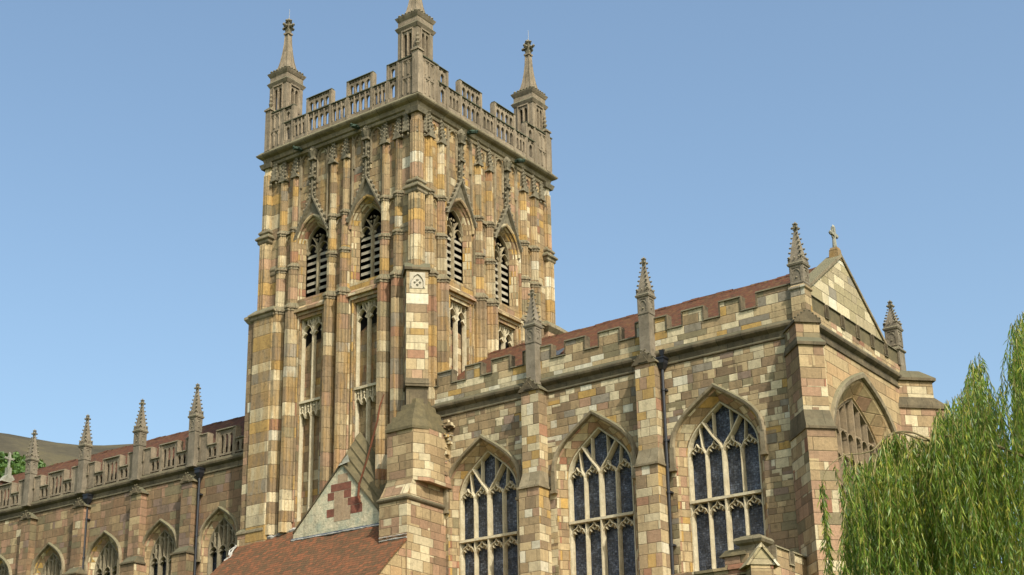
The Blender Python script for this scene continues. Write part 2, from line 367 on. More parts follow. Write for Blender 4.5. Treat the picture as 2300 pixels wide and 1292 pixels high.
        for A, B in seq:
            for k in range(len(prof)-1): s.F(A[k], A[k+1], B[k+1], B[k])
        if not closed: s.F(*rings[0]); s.F(*rings[-1][::-1])

WL = {}
def obj(name, mb, mats, parent=None, loc=(0, 0, 0), rot=0, label=None, smooth=False):
    """ link one mesh object; loc is in world space, rot about z """
    me = bpy.data.meshes.new(name); me.from_pydata(mb.v, [], mb.f)
    if not isinstance(mats, (list, tuple)): mats = [mats]
    for k in mats: me.materials.append(M[k] if isinstance(k, str) else k)
    if len(mats) > 1: me.polygons.foreach_set('material_index', mb.mi)
    if smooth: me.polygons.foreach_set('use_smooth', [True]*len(mb.f))
    me.update()
    o = bpy.data.objects.new(name, me); C.objects.link(o); place(o, parent, loc, rot)
    if label: o['label'] = label
    return o
def place(o, parent, loc, rot):
    W_ = Matrix.Translation(Vector(loc)) @ Matrix.Rotation(rot, 4, 'Z')
    WL[o.name] = W_
    if parent:
        o.parent = parent; o.matrix_basis = WL[parent.name].inverted() @ W_
    else: o.matrix_basis = W_
def copy_part(src, parent, loc, rot, label=None):
    c = src.copy(); C.objects.link(c); c.parent = None; place(c, parent, loc, rot)
    if 'label' in c: del c['label']
    if label: c['label'] = label
    for ch in [k for k in C.objects if k.parent == src]:
        d = ch.copy(); C.objects.link(d); d.parent = c; d.matrix_basis = ch.matrix_basis.copy(); WL[d.name] = WL[c.name] @ d.matrix_basis
    return c
def group(o, g):
    o['group'] = g
# ------------------------------------------------------------------ arch curves
def two(hw, sp, ap, n=10, u=0):
    h = ap-sp
    if h <= hw*1.001: h = hw*1.01
    r = (hw*hw+h*h)/(2*hw); cx = r-hw; t1 = math.asin(h/r)
    L = [(-(r*math.cos(t1*i/n)-cx), sp+r*math.sin(t1*i/n)) for i in range(n+1)]
    return [(u+a, b) for a, b in L]+[(u-a, b) for a, b in L[-2::-1]]
def four(hw, sp, ap, n=12, u=0, k1=.44, k2=(.6, .63)):
    h = ap-sp; P = [(-hw, 0), (-hw, k1*h), (-k2[0]*hw, k2[1]*h), (0, h)]; L = []
    for i in range(n+1):
        t = i/n; c = [(1-t)**3, 3*t*(1-t)**2, 3*t*t*(1-t), t**3]
        L.append((sum(c[j]*P[j][0] for j in range(4)), sp+sum(c[j]*P[j][1] for j in range(4))))
    return [(u+a, b) for a, b in L]+[(u-a, b) for a, b in L[-2::-1]]
def zat(A, u):
    for a, b in zip(A, A[1:]):
        if min(a[0], b[0]) <= u <= max(a[0], b[0]) and a[0] != b[0]:
            return a[1]+(b[1]-a[1])*(u-a[0])/(b[0]-a[0])
    return A[0][1]
def ogee(u0, u1, z, zp, n=6):
    um = (u0+u1)/2; L = []
    for i in range(2*n+1):
        t = i/(2*n); tt = 1-abs(2*t-1)          # 0 at feet, 1 at peak
        uu = u0+(u1-u0)*t
        if tt < .6: zz = math.sin(tt/.6*PI/2)*.62
        else: q = (tt-.6)/.4; zz = .62+.38*q*q
        L.append((uu, z+(zp-z)*zz))
    return L
def halfoct(u, wd, w0, w1):
    h = wd/2; d = w1-w0
    L = [(-h, 0), (-h, .3*d), (-.86*h, .42*d), (-.74*h, .36*d), (-.66*h, .6*d), (-.5*h, .72*d), (-.38*h, .66*d), (-.3*h, d)]
    return [(u+a, w0+b) for a, b in L]+[(u-a, w0+b) for a, b in L[::-1]]

church = bpy.data.objects.new('priory_church', None); C.objects.link(church)
church.location = (-34, 47, 0); WL['priory_church'] = Matrix.Translation(Vector((-34, 47, 0)))
church['label'] = 'large medieval sandstone church with a pinnacled central tower, battlements and traceried windows'
church['category'] = 'church'

# plan constants
TX, TY = -38.8, 47.2               # tower axis
SY, EX = 42.85, -34.68             # tower south and east wall planes
WX, NY = -42.92, 51.9
SC, EC = -38.8, 47.02              # centre lines of the two bays on those faces
FACES = [('S', (SC, SY, 0), 0, 1.47, [-3.17, -2.47, -.35, .35, 2.45, 3.15]),
         ('E', (EX, EC, 0), PI/2, 1.6, [-3.62, -2.85, -.38, .38, 2.85, 3.62])]
Z0, ZL, ZM, ZC = 14.2, 24.6, 28.05, 31.75

# ------------------------------------------------------------------ tower
def arch_open(mb, A, sill, prof):
    P = [(A[0][0], sill)]+list(A)+[(A[-1][0], sill)]
    mb.mould(P, prof)
for fn, o_, rot, wo, sh in FACES:
    half = (EX-WX)/2 if fn == 'S' else (NY-SY)/2
    off = ((EX+WX)/2-SC) if fn == 'S' else ((NY+SY)/2-EC)
    u0, u1 = off-half, off+half
    mb = MB()
    hi = [(24.9, two(.82, 27.25, 28.42, u=s_*wo)) for s_ in (-1, 1)]
    lo = [(15.6, [(s_*wo-.6, 24.02), (s_*wo+.6, 24.02)]) for s_ in (-1, 1)]
    mb.slab(u0, u1, Z0, 24.3, lo, -.3, 0, back=False, rim=False)
    mb.slab(u0, u1, 24.3, ZC+.1, hi, -.3, 0, back=False, rim=False)
    for s_ in (-1, 1):
        for a, b in (((-.6, 15.6), (-.6, 24.02)), ((-.6, 24.02), (.6, 24.02)), ((.6, 24.02), (.6, 15.6)), ((.6, 15.6), (-.6, 15.6))):
            mb.poly([(s_*wo+a[0], -.38, a[1]), (s_*wo+a[0], 0, a[1]), (s_*wo+b[0], 0, b[1]), (s_*wo+b[0], -.38, b[1])])
    obj('tower_wall', mb, 'tower', church, o_, rot, 'south face of the tower' if fn == 'S' else 'east face of the tower')
# plain far walls and the roof inside the parapet
mb = MB()
mb.poly([(WX, -NY, Z0), (EX, -NY, Z0), (EX, -NY, ZC+.1), (WX, -NY, ZC+.1)])
mb.poly([(WX, -SY, Z0), (WX, -NY, Z0), (WX, -NY, ZC+.1), (WX, -SY, ZC+.1)])
obj('tower_wall', mb, 'tower', church)
mb = MB(); mb.box(WX+.1, EX-.1, -NY+.1, -SY-.1, 31.7, 32.0); obj('tower_roof', mb, 'lead', church)

def belfry():
    """ local origin: wall plane at the window's centre line """
    mb = MB()
    A = two(.82, 27.25, 28.42); B = two(.62, 27.2, 28.12)
    P = [(-.82, 24.9)]+A+[(.82, 24.9)]; Q = [(-.62, 24.95)]+B+[(.62, 24.95)]
    # splayed and stepped reveal
    seq = []
    for t, w_ in ((0, .0), (.3, -.05), (.4, -.11), (.42, -.11), (.62, -.15), (.85, -.24), (1, -.3)):
        seq.append([(p[0]+(q[0]-p[0])*t, w_, p[1]+(q[1]-p[1])*t) for p, q in zip(P, Q)])
    ids = [[mb.V(*p) for p in r] for r in seq]
    for X, Y in zip(ids, ids[1:]):
        for k in range(len(X)-1): mb.F(X[k], X[k+1], Y[k+1], Y[k])
    # hood
    mb.mould(A, [(0, 0), (0, .07), (.05, .1), (.12, .1), (.14, 0)])
    # sloping sill
    mb.poly([(-.88, .16, 24.42), (.88, .16, 24.42), (.7, -.35, 24.96), (-.7, -.35, 24.96)])
    mb.box(-.9, .9, 0, .18, 24.3, 24.42)
    mb.box(-.84, .84, 0, .06, 24.16, 24.3)
    return mb
def belfry_tracery():
    mb = MB(); B = two(.62, 27.2, 28.12); w0, w1 = -.42, -.27
    mb.bar(B, .08, w0, w1)
    mb.bar([(0, 24.9), (0, 27.1)], .13, w0, w1)
    for s_ in (-1, 1):
        h = two(.28, 26.95, 27.34, 6, s_*.32); mb.bar(h, .06, w0, w1)
        for c_ in (-1, 1):   # cusps
            mb.uz([(s_*.32+c_*.27, 26.9), (s_*.32+c_*.1, 27.0), (s_*.32+c_*.24, 27.14)], w0+.06, w1-.05)
    mb.bar([(0, 27.1), (-.12, 27.4), (-.3, 27.66)], .06, w0, w1); mb.bar([(0, 27.1), (.12, 27.4), (.3, 27.66)], .06, w0, w1)
    for k in range(4):
        a = PI/4+k*PI/2; mb.uz([(math.cos(a-.4)*.17, 27.62+.17*math.sin(a-.4)), (math.cos(a+.4)*.17, 27.62+.17*math.sin(a+.4)), (math.cos(a)*.07, 27.62+.07*math.sin(a))], w0+.05, w1-.05)
    return mb
def gablet(hw, z0, z1, w1, crk=True):
    """ steep crocketed gable over a window """
    mb = MB(); pts = [(-hw, z0), (0, z1), (hw, z0)]
    for s_ in (-1, 1):
        a = (s_*hw, z0); b = (0, z1)
        mb.bar([a, b], .13, 0, w1, .5)
        n = 7
        for k in range(n):
            t = (k+.5)/n; mb.blob((a[0]+(b[0]-a[0])*t+s_*.1, w1*.7, a[1]+(b[1]-a[1])*t+.05), .075, .09)
    return mb
firstw = None
for fn, o_, rot, wo, sh in FACES:
    for s_ in (-1, 1):
        base = Matrix.Translation(Vector(o_)) @ Matrix.Rotation(rot, 4, 'Z') @ Vector((s_*wo, 0, 0))
        if firstw is None:
            firstw = obj('belfry_window', belfry(), 'arch', church, base, rot)
            obj('tracery', belfry_tracery(), 'mullion', firstw, base, rot)
            lv = MB()
            for k in range(7):
                z = 24.97+k*.3
                lv.poly([(-.62, -.36, z), (.62, -.36, z), (.62, -.7, z+.2), (-.62, -.7, z+.2)])
                lv.poly([(-.62, -.36, z), (.62, -.36, z), (.62, -.38, z+.14), (-.62, -.38, z+.14)])
                lv.poly([(-.62, -.38, z+.14), (.62, -.38, z+.14), (.62, -.7, z+.3), (-.62, -.7, z+.3)])
            obj('louvre', lv, 'louvre', firstw, base, rot)
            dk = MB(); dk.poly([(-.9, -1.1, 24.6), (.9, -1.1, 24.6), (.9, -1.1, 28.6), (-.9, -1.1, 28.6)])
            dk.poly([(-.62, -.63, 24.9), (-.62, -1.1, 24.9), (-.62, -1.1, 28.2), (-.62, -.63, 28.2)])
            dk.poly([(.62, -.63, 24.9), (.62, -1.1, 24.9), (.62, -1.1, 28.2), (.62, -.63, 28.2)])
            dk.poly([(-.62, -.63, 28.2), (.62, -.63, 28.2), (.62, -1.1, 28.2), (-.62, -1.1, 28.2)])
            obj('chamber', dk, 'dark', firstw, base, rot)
            wnd = firstw
        else:
            wnd = copy_part(firstw, church, base, rot)
        # crocketed gable with its finial shaft
        gm = gablet(.95, 27.55, 29.35, .2)
        AA = two(.93, 27.25, 28.56); n_ = 24
        for k in range(n_):
            ua, ub = -.9+1.8*k/n_, -.9+1.8*(k+1)/n_; ga, gb_ = 29.3-abs(ua)*1.85, 29.3-abs(ub)*1.85
            gm.poly([(ua, .06, min(zat(AA, ua), ga)), (ub, .06, min(zat(AA, ub), gb_)), (ub, .06, gb_), (ua, .06, ga)])
        gm.prism(halfoct(0, .2, 0, .18), 29.25, 30.95)
        gm.box(-.15, .15, 0, .24, 30.15, 30.25); gm.box(-.16, .16, 0, .26, 30.95, 31.05)
        gm.cone(0, .12, .13, 31.05, .24, 31.3, 8); gm.cone(0, .12, .2, 31.3, .2, 31.45, 8); gm.cone(0, .12, .2, 31.45, .03, 31.68, 8)
        for k in range(6):
            for sd_ in (-1, 1): gm.blob((sd_*.13, .14, 29.4+k*.24), .07, .08)
        for k in range(8): gm.blob((.2*math.cos(k*PI/4), .12+.2*math.sin(k*PI/4), 31.36), .055)
        obj('crocketed_gable', gm, 'carve', church, base, rot)
        # blind upper lights beside the finial
        bm_ = MB()
        for sd_ in (-1, 1):
            A = two(.27, 31.05, 31.4, 5, sd_*.46)
            bm_.bar([(sd_*.46-.27, 29.9)]+A+[(sd_*.46+.27, 29.9)], .07, 0, .09)
            for c_ in (-1, 1): bm_.blob((sd_*.46+c_*.14, .04, 31.12), .05)
            bm_.bar([(sd_*.79, 28.0), (sd_*.79, 31.5)], .07, 0, .1)
        obj('blind_panelling', bm_, 'trim', church, base, rot)
        # lower blind window
        lw = MB(); w0, w1 = -.3, -.12
        lw.cur = 0
        lw.poly([(-.6, -.38, 15.6), (.6, -.38, 15.6), (.6, -.38, 22.9), (-.6, -.38, 22.9)])
        lw.poly([(-.6, -.38, 22.9), (.6, -.38, 22.9), (.6, -.75, 23.3), (-.6, -.75, 23.3)])
        b = obj('blind_window', lw, 'tower', church, base, rot)
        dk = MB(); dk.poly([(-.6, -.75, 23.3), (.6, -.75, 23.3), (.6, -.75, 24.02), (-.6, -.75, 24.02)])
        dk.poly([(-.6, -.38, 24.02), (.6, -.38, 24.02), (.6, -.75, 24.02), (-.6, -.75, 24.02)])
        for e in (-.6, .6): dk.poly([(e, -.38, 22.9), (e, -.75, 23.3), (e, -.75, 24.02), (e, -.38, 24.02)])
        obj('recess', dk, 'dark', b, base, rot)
        tr = MB()
        tr.bar([(0, 15.6), (0, 24.0)], .1, w0, w1)
        for e in (-1, 1): tr.bar([(e*.57, 15.6), (e*.57, 24.0)], .07, w0, w1)
        for e in (-1, 1):
            A = two(.26, 23.35, 23.75, 6, e*.29); tr.bar(A, .055, w0, w1)
            tr.bar([(e*.29, 23.75), (e*.29, 24.0)], .05, w0, w1)
            tr.bar([(0, 23.5), (e*.14, 23.86), (e*.2, 24.0)], .045, w0, w1)
            for c_ in (-1, 1): tr.uz([(e*.29+c_*.25, 23.28), (e*.29+c_*.1, 23.4), (e*.29+c_*.21, 23.52)], w0+.04, w1-.03)
        tr.box(-.6, .6, w0, w1, 23.98, 24.02)
        tr.box(-.6, .6, w0, w1+.06, 20.42, 20.52)
        for k in range(4):
            c0 = -.6+k*.3; tr.bar([(c0, 19.8), (c0, 20.45)], .05, w0, w1+.02)
            tr.bar(two(.12, 19.86, 20.04, 4, c0+.15), .05, w0, w1+.02)
            tr.bar([(c0+.15, 20.04), (c0+.15, 20.42)], .04, w0, w1)
            tr.blob((c0+.15, w1-.02, 20.25), .07, .07)
        tr.bar([(.6, 19.8), (.6, 20.45)], .05, w0, w1+.02)
        obj('tracery', tr, 'tracery', b, base, rot)
# wall shafts
for fn, o_, rot, wo, sh in FACES:
    for i, u in enumerate(sh):
        w_ = .56 if abs(u) > .5 else .5
        if abs(u) > 3: w_ = .6
        base = Matrix.Translation(Vector(o_)) @ Matrix.Rotation(rot, 4, 'Z') @ Vector((u, 0, 0))
        mb = MB(); mb.cur = 0
        zb = 15.2 if fn == 'S' else 17.5
        mb.prism(halfoct(0, w_, 0, .38), zb, 24.5)
        mb.prism(halfoct(0, w_*.8, 0, .28), 24.6, 26.4)
        mb.prism(halfoct(0, w_*.66, 0, .23), 26.4, 28.1)
        mb.prism(halfoct(0, w_*.62, 0, .2), 28.1, 30.7)
        s0 = obj('wall_shaft', mb, 'shaft', church, base, rot)
        tm = MB()
        def cap(z, wd, out, k=.13):
            tm.prism(halfoct(0, wd+.16, 0, out+.09), z, z+.07); tm.prism(halfoct(0, wd+.16, 0, out+.09), z+.07, z+.07+k, halfoct(0, wd*.8, 0, out*.72))
            tm.prism(halfoct(0, wd+.06, 0, out+.04), z-.1, z)
        cap(24.5, w_, .38, .2); cap(26.35, w_*.8, .26); cap(28.02, w_*.66, .23)
        obj('moulding', tm, 'trim', s0, base, rot)
        pm = MB(); h = w_*.31    # crocketed pinnacle crowning the shaft
        pm.uz([(-h-.04, 30.45), (h+.04, 30.45), (0, 30.85)], .0, .24)
        pm.prism([(-h*.8, 0), (-h*.8, .2), (h*.8, .2), (h*.8, 0)], 30.7, 31.62, [(-.04, 0), (-.04, .1), (.04, .1), (.04, 0)])
        for k in range(5):
            for sd_ in (-1, 1): pm.blob((sd_*(h*.8*(1-k/6)+.03), .2-.022*k, 30.72+.17*k), .06, .07)
            pm.blob((0, .23-.025*k, 30.78+.17*k), .05, .06)
        pm.blob((0, .1, 31.62), .09, .1)
        obj('pinnacle_relief', pm, 'carve', s0, base, rot)
    # slim ribs and panel heads between the shafts
    def rib(pts, wd, d, nm='rib'):
        rb = MB(); x0_ = pts[len(pts)//2][0]; rb.bar([(p[0]-x0_, p[1]) for p in pts], wd, 0, d)
        obj(nm, rb, 'shaft', church, Matrix.Translation(Vector(o_)) @ Matrix.Rotation(rot, 4, 'Z') @ Vector((x0_, 0, 0)), rot)
    for a, b in ((sh[0], sh[1]), (sh[2], sh[3]), (sh[4], sh[5])):
        c_ = (a+b)/2
        for zhi in (27.95, 31.3): rib(two(.13, zhi-.25, zhi-.05, 4, c_), .05, .05, 'panel_head')
    for s_ in (-1, 1):
        for e in (-1, 1):
            rib([(s_*wo+e*.93, 24.5), (s_*wo+e*.93, 27.6)], .07, .1)
            rib([(s_*wo+e*.68, 15.6), (s_*wo+e*.68, 24.2)], .07, .05)
            rib([(s_*wo+e*.84, 15.6), (s_*wo+e*.84, 24.2)], .06, .07)
            rib([(s_*wo+e*.16, 29.7), (s_*wo+e*.16, 31.5)], .05, .05)
# corner buttresses: stacked columns, wider at the bottom
def corner(cx, cy, sx, sy, name='corner_buttress', seen=True, lowdiag=False, zlo=Z0):
    """ cx,cy outer corner of cornice; sx,sy = direction to the inside """
    mb = MB()
    def bx_(i0, i1, z0, z1, c=.06):
        x0, x1 = cx+sx*i0, cx+sx*i1; y0, y1 = cy+sy*i0, cy+sy*i1
        a, b = sorted((x0, x1)); p, q = sorted((y0, y1))
        P = [(a+c, -q), (b-c, -q), (b, -q+c), (b, -p-c), (b-c, -p), (a+c, -p), (a, -p-c), (a, -q+c)]
        mb.prism(P, z0, z1)
    tiers = [(zlo, ZL, .1 if not lowdiag else .42, 1.3), (ZL, ZM, .2, .72), (ZM, 31.3, .26, .66)]
    for z0, z1, i0, i1 in tiers:
        bx_(i0, i1, z0, z1, .09)
        if i1-i0 > .6 and z0 < 20: continue
        for t in (.25, .5, .75):       # slender rolls on the outer faces
            r = .05 if t != .5 else .065; q = i0+(i1-i0)*t; e = i0-.004
            for px_, py_ in ((cx+sx*q, cy+sy*e), (cx+sx*e, cy+sy*q)):
                mb.prism([(px_+r*math.cos(k*PI/3), -py_+r*math.sin(k*PI/3)) for k in range(6)], z0+.05, z1-.3)
    bx_(.45, 1.25, ZL, 31.7, .05)
    o = obj(name, mb, 'shaft', church)
    st = MB()
    def ring(i0, i1, z, out):
        x0, x1 = sorted((cx+sx*i0, cx+sx*i1)); y0, y1 = sorted((cy+sy*i0, cy+sy*i1))
        path = [(x0, -y1), (x0, -y0), (x1, -y0), (x1, -y1)][::-1]
        path = [(x1, -y1), (x1, -y0), (x0, -y0), (x0, -y1)]
        st.plan(path[::-1], [(0, z-.28), (out*.35, z-.22), (out*.4, z-.12), (out, z-.06), (out, z), (-.08, z+.22)])
    ring(.2, .75, ZM, .12); ring(.26, .68, ZM+.28, .09)
    if not lowdiag: ring(.1, 1.3, ZL, .14)
    ring(.42, 1.27, 26.6, .05)
    obj('moulding', st, 'trim', o)
    # crocketed cluster under the cornice
    cm = MB(); x, y = cx+sx*.46, cy+sy*.46
    for dx, dy in ((0, 0), (sx*.42, -sy*.05), (-sx*.05, sy*.42)):
        X, Y = x+dx, y+dy
        cm.sq(X, -Y, .17, 30.6, .08, 31.55)
        for k in range(6):
            for a in (0, 1, 2, 3): cm.blob((X+.21*math.cos(a*PI/2+PI/4)*(1-.07*k), -Y+.21*math.sin(a*PI/2+PI/4)*(1-.07*k), 30.45+.18*k), .06, .08)
    cm.sq(x, -y, .28, 31.3, .34, 31.5)
    obj('carved_cap', cm, 'carve', o)
    return o
CN = {'SW': (-43.30, 42.33, 1, 1), 'SE': (-34.30, 42.33, -1, 1), 'NE': (-34.30, 52.18, -1, -1), 'NW': (-43.30, 52.18, 1, -1)}
cb = {}
for k in ('SW', 'SE', 'NE'): cb[k] = corner(*CN[k], lowdiag=(k == 'SE'))
# broad stair buttress of the south-west corner below the belfry
mb = MB(); mb.box(-43.5, -42.25, -43.6, -42.52, Z0+1.3, 24.45); mb.box(-43.56, -42.2, -43.66, -42.45, Z0-6, 15.5)
o = obj('stair_buttress', mb, 'stairb', church, label='broad flat buttress on the west corner of the tower')
st = MB(); st.plan([(-43.5, -43.6), (-42.25, -43.6), (-42.25, -42.52), (-43.5, -42.52)][::-1], [(0, 24.3), (.05, 24.36), (.14, 24.5), (.14, 24.6), (-.2, 24.85)])
st.plan([(-43.5, -43.6), (-42.25, -43.6), (-42.25, -42.52), (-43.5, -42.52)][::-1], [(0, 15.3), (.12, 15.4), (.12, 15.48), (0, 15.62)])
obj('moulding', st, 'trim', o)
# NE lower stage, wider
mb = MB(); mb.box(-35.6, -34.2, -52.3, -50.9, Z0, 24.5); o = obj('stair_buttress', mb, 'shaft', church, label='wider lower stage on the north-east corner of the tower')
st = MB(); st.plan([(-35.6, -52.3), (-34.2, -52.3), (-34.2, -50.9), (-35.6, -50.9)], [(0, 24.3), (.06, 24.38), (.15, 24.5), (.15, 24.6), (-.2, 24.9)]); obj('moulding', st, 'trim', o)
# diagonal panel buttress on the south-east corner
mb = MB(); c_ = .36
def diag(cx, cy, wd, d0, d1, z0, z1, d1t=None):
    """ box turned 45 degrees facing south-east, local axis from (cx,cy) """
    r2 = math.sqrt(.5); U = (r2, r2); N = (r2, -r2)
    def P(a, b): return (cx+U[0]*a+N[0]*b, -(cy+U[1]*a+N[1]*b))
    h = wd/2; d1t = d1 if d1t is None else d1t
    return [P(-h, d0), P(-h, d1), P(h, d1), P(h, d0)], [P(-h, d0), P(-h, d1t), P(h, d1t), P(h, d0)]
a, b = diag(-34.75, 42.8, .84, -.5, .35, 0, 0); mb.prism(a, 19.9, 24.45)
o = obj('panel_buttress', mb, 'quoin', church, label='square-topped buttress set across the near corner of the tower')
mb = MB(); a, b = diag(-34.75, 42.8, 1.0, -.5, .43, 0, 0, .2); mb.prism(a, 24.45, 24.55); mb.prism(a, 24.55, 24.8, b)
a, b = diag(-34.75, 42.8, .8, -.6, .3, 0, 0); mb.prism(a, 17.2, 19.78)
a, b = diag(-34.75, 42.8, .9, -.6, .4, 0, 0); mb.prism(a, 19.78, 19.88)
a, b = diag(-34.75, 42.8, .92, -.6, .42, 0, 0); _, b = diag(-34.75, 42.8, .86, -.6, 0, 0, 0, .36); mb.prism(a, 19.88, 20.1, b)
obj('moulding', mb, 'trimdark', o)
mb = MB()   # pale traceried panel near its top
mb.box(-.3, .3, 0, .02, 23.7, 24.35); mb.bar(two(.24, 23.9, 24.28, 6), .05, .02, .07); mb.bar([(-.24, 23.74), (-.24, 23.9)], .05, .02, .07); mb.bar([(.24, 23.74), (.24, 23.9)], .05, .02, .07)
for k in range(4): mb.blob((.1*math.cos(k*PI/2), .04, 23.95+.1*math.sin(k*PI/2)), .06, .06)
obj('panel', mb, 'pale', o, (-34.75+.35*.7071, 42.8-.35*.7071, 0), PI/4)

# strings round the tower between corners
st = MB()
def ringT(i, prof, close=True):
    st.plan([(WX+i, -NY-i), (EX+i, -NY-i), (EX+i, -SY+i), (WX+i, -SY+i)] if 0 else [(-43.3+i, -(42.33+i)), (-43.3+i, -(52.18-i)), (-34.3-i, -(52.18-i)), (-34.3-i, -(42.33+i))][::-1], prof)
# main cornice
ringT(.0, [(-.55, 31.35), (-.33, 31.42), (-.3, 31.5), (-.34, 31.56), (-.26, 31.6), (-.22, 31.76), (-.08, 31.82), (-.02, 31.88), (0, 31.93), (-.03, 31.96), (-.16, 32.1), (-.6, 32.14)])
obj('cornice', st, 'trim', church, label='moulded cornice round the top of the tower')
for fn, o_, rot, wo, sh in FACES:     # short lengths of string between the shafts
    for a, b in ((sh[0], sh[1]), (sh[2], sh[3]), (sh[4], sh[5])):
        st = MB(); h = (b-a)/2; st.box(-h, h, 0, .1, 27.98, 28.06); st.prism([(-h, 0), (-h, .1), (h, .1), (h, 0)], 28.06, 28.16, [(-h, 0), (-h, .02), (h, .02), (h, 0)])
        obj('string_course', st, 'trim', church, Matrix.Translation(Vector(o_)) @ Matrix.Rotation(rot, 4, 'Z') @ Vector(((a+b)/2, 0, 0)), rot)
# pierced parapet
def parapet_side(L, segs, mir=1):
    """ segs: (u0,u1,high?,lights) ; local u from centre """
    mb = MB(); z0, z1, z2 = 32.08, 33.1, 33.82; w0, w1 = -.13, 0
    def lights(a, b, n): 
        m_ = .09; p = (b-a-2*m_)/n
        return [(a+m_+p*(k+.5), min(p/2-.04, .11)) for k in range(n)]
    for a, b, high, n in segs:
        ops = [(32.26, two(h, 32.7, 32.7+h*1.6, 4, c_)) for c_, h in lights(a, b, n)]
        mb.slab(a, b, z0, 32.93, ops, w0, w1)
        p_ = (b-a-.12)/(2*n)
        mb.slab(a, b, 32.93, z1, [(32.955, [(a+.06+p_*(k+.5)-p_*.3, 33.0), (a+.06+p_*(k+.5), 33.07), (a+.06+p_*(k+.5)+p_*.3, 33.0)]) for k in range(2*n)], w0+.03, w1-.02)
        if high:
            ops = [(33.18, two(h, 33.44, 33.44+h*1.5, 4, c_)) for c_, h in lights(a, b, n)]
            mb.slab(a, b, z1+.06, z2-.14, ops, w0, w1)
            mb.slab(a, b, z2-.14, z2, [(z2-.12, [(a+.06+p_*(k+.5)-p_*.3, z2-.075), (a+.06+p_*(k+.5), z2-.02), (a+.06+p_*(k+.5)+p_*.3, z2-.075)]) for k in range(2*n)], w0+.03, w1-.02)
    c = MB(); g2 = MB()
    for a, b, high, n in segs:
        if high:
            g2.box(a-.03, b+.03, w0-.05, w1+.05, z2, z2+.05, 0, .03, .03); g2.box(a, b, w0-.01, w1+.035, z1, z1+.045)
            for e in (a+.03, b-.03): c.box(e-.06, e+.06, w0-.09, w1+.03, z0, z2)
        else: g2.box(a+.03, b-.03, w0-.05, w1+.05, z1, z1+.06, 0, .03, .03)
    for a, b, high, n in segs:
        for k in range(n+1):
            u = a+.09+(b-a-.18)*k/n; c.bar([(u, 32.3), (u, 33.05)], .06, w1, w1+.03)
    # solid panelled ends by the corners
    for e in (-1, 1):
        a, b = sorted((e*L, e*(L-1.0)))
        c.box(a, b, w0, w1, z0, z2); g2.box(a-.03, b+.03, w0-.04, w1+.05, z2, z2+.05)
        for zz0, zz1 in ((32.2, 32.9), (33.05, 33.72)):
            for q in (.28, .58):
                uu = e*(L-q-.05)
                c.bar([(uu-.13, zz0), (uu-.13, zz1)], .05, w1, w1+.035); c.bar([(uu+.13, zz0), (uu+.13, zz1)], .05, w1, w1+.035)
                c.box(uu-.15, uu+.15, w1, w1+.035, zz1-.02, zz1+.04)
                c.bar(two(.1, zz1-.2, zz1-.06, 4, uu), .035, w1, w1+.03)
    return mb, c, g2
def segs_for(L, k):
    q = [(.45*k, 1.82*k, 1, 4), (1.82*k, 2.62*k, 0, 3), (2.62*k, L-1.0, 1, 1)]
    S_ = [(-b, -a, h, n) for a, b, h, n in q[::-1]]+[(-.45*k, .45*k, 0, 3)]+q
    return S_
LS, LE = 4.2, 4.46
for L, k, loc, rot in ((LS, 1.0, (-38.68, 42.50, 0), 0), (LE, 1.06, (-34.46, 47.2, 0), PI/2), (LS, 1.0, (-38.68, 51.98, 0), PI), (LE, 1.06, (-42.9, 47.2, 0), -PI/2)):
    a, b, g2 = parapet_side(L, segs_for(L, k))
    p = obj('pierced_parapet', a, 'parapet', church, loc, rot)
    obj('panelling', b, 'parapet', p, loc, rot); obj('coping', g2, 'copegreen', p, loc, rot)
# corner turrets
def turret():
    mb = MB(); h = .51
    # body with sunk two-light openings
    for q in range(4):
        c, s_ = math.cos(q*PI/2), math.sin(q*PI/2)
        f = MB(); ops = [(34.05, two(.085, 34.95, 35.1, 4, e*.125)) for e in (-1, 1)]
        f.slab(-h, h, 32.1, 35.35, ops, h-.16, h, back=True, rim=False)
        f.bar([(0, 34.05), (0, 35.15)], .05, h, h+.03)
        for e in (-1, 1): f.bar([(e*.28, 34.0), (e*.28, 35.2)], .07, h, h+.05)
        f.box(-.3, .3, h, h+.05, 35.2, 35.27)
        n0 = len(mb.v)
        for (x, y, z) in f.v: mb.v.append((x*c-y*s_, x*s_+y*c, z))
        for fc in f.f: mb.f.append(tuple(i+n0 for i in fc)); mb.mi.append(0)
    mb.sq(0, 0, .2, 33, .2, 35.3)
    return mb
def turret_caps():
    mb = MB(); sqp = lambda h: [(-h, -h), (h, -h), (h, h), (-h, h)]
    P = sqp(.51)
    mb.plan(P, [(0, 35.25), (.03, 35.28), (.08, 35.38), (.1, 35.42), (0, 35.54)])
    mb.plan(P, [(0, 35.5), (0, 35.74)])
    mb.plan(P, [(0, 35.74), (.03, 35.78), (.08, 35.88), (.1, 35.93), (.02, 36.0), (-.05, 36.0)])
    mb.box(-.505, .505, -.505, .505, 35.3, 35.97)
    return mb
def spire():
    mb = MB(); pr = [(.4, 35.98), (.29, 36.25), (.215, 36.6), (.155, 37.05), (.115, 37.5), (.095, 38.02)]
    for (a, z0), (b, z1) in zip(pr, pr[1:]): mb.sq(0, 0, a, z0, b, z1)
    for q in range(4):      # angle rolls and lucarnes
        a = q*PI/2+PI/4
        mb.tube([(r*1.38*math.cos(a), r*1.38*math.sin(a), z) for r, z in pr], .03, 5)
        a = q*PI/2; mb.tube([(r*.96*math.cos(a), r*.96*math.sin(a), z) for r, z in pr[:4]], .035, 5)
    mb.sq(0, 0, .15, 37.98, .15, 38.06)
    return mb
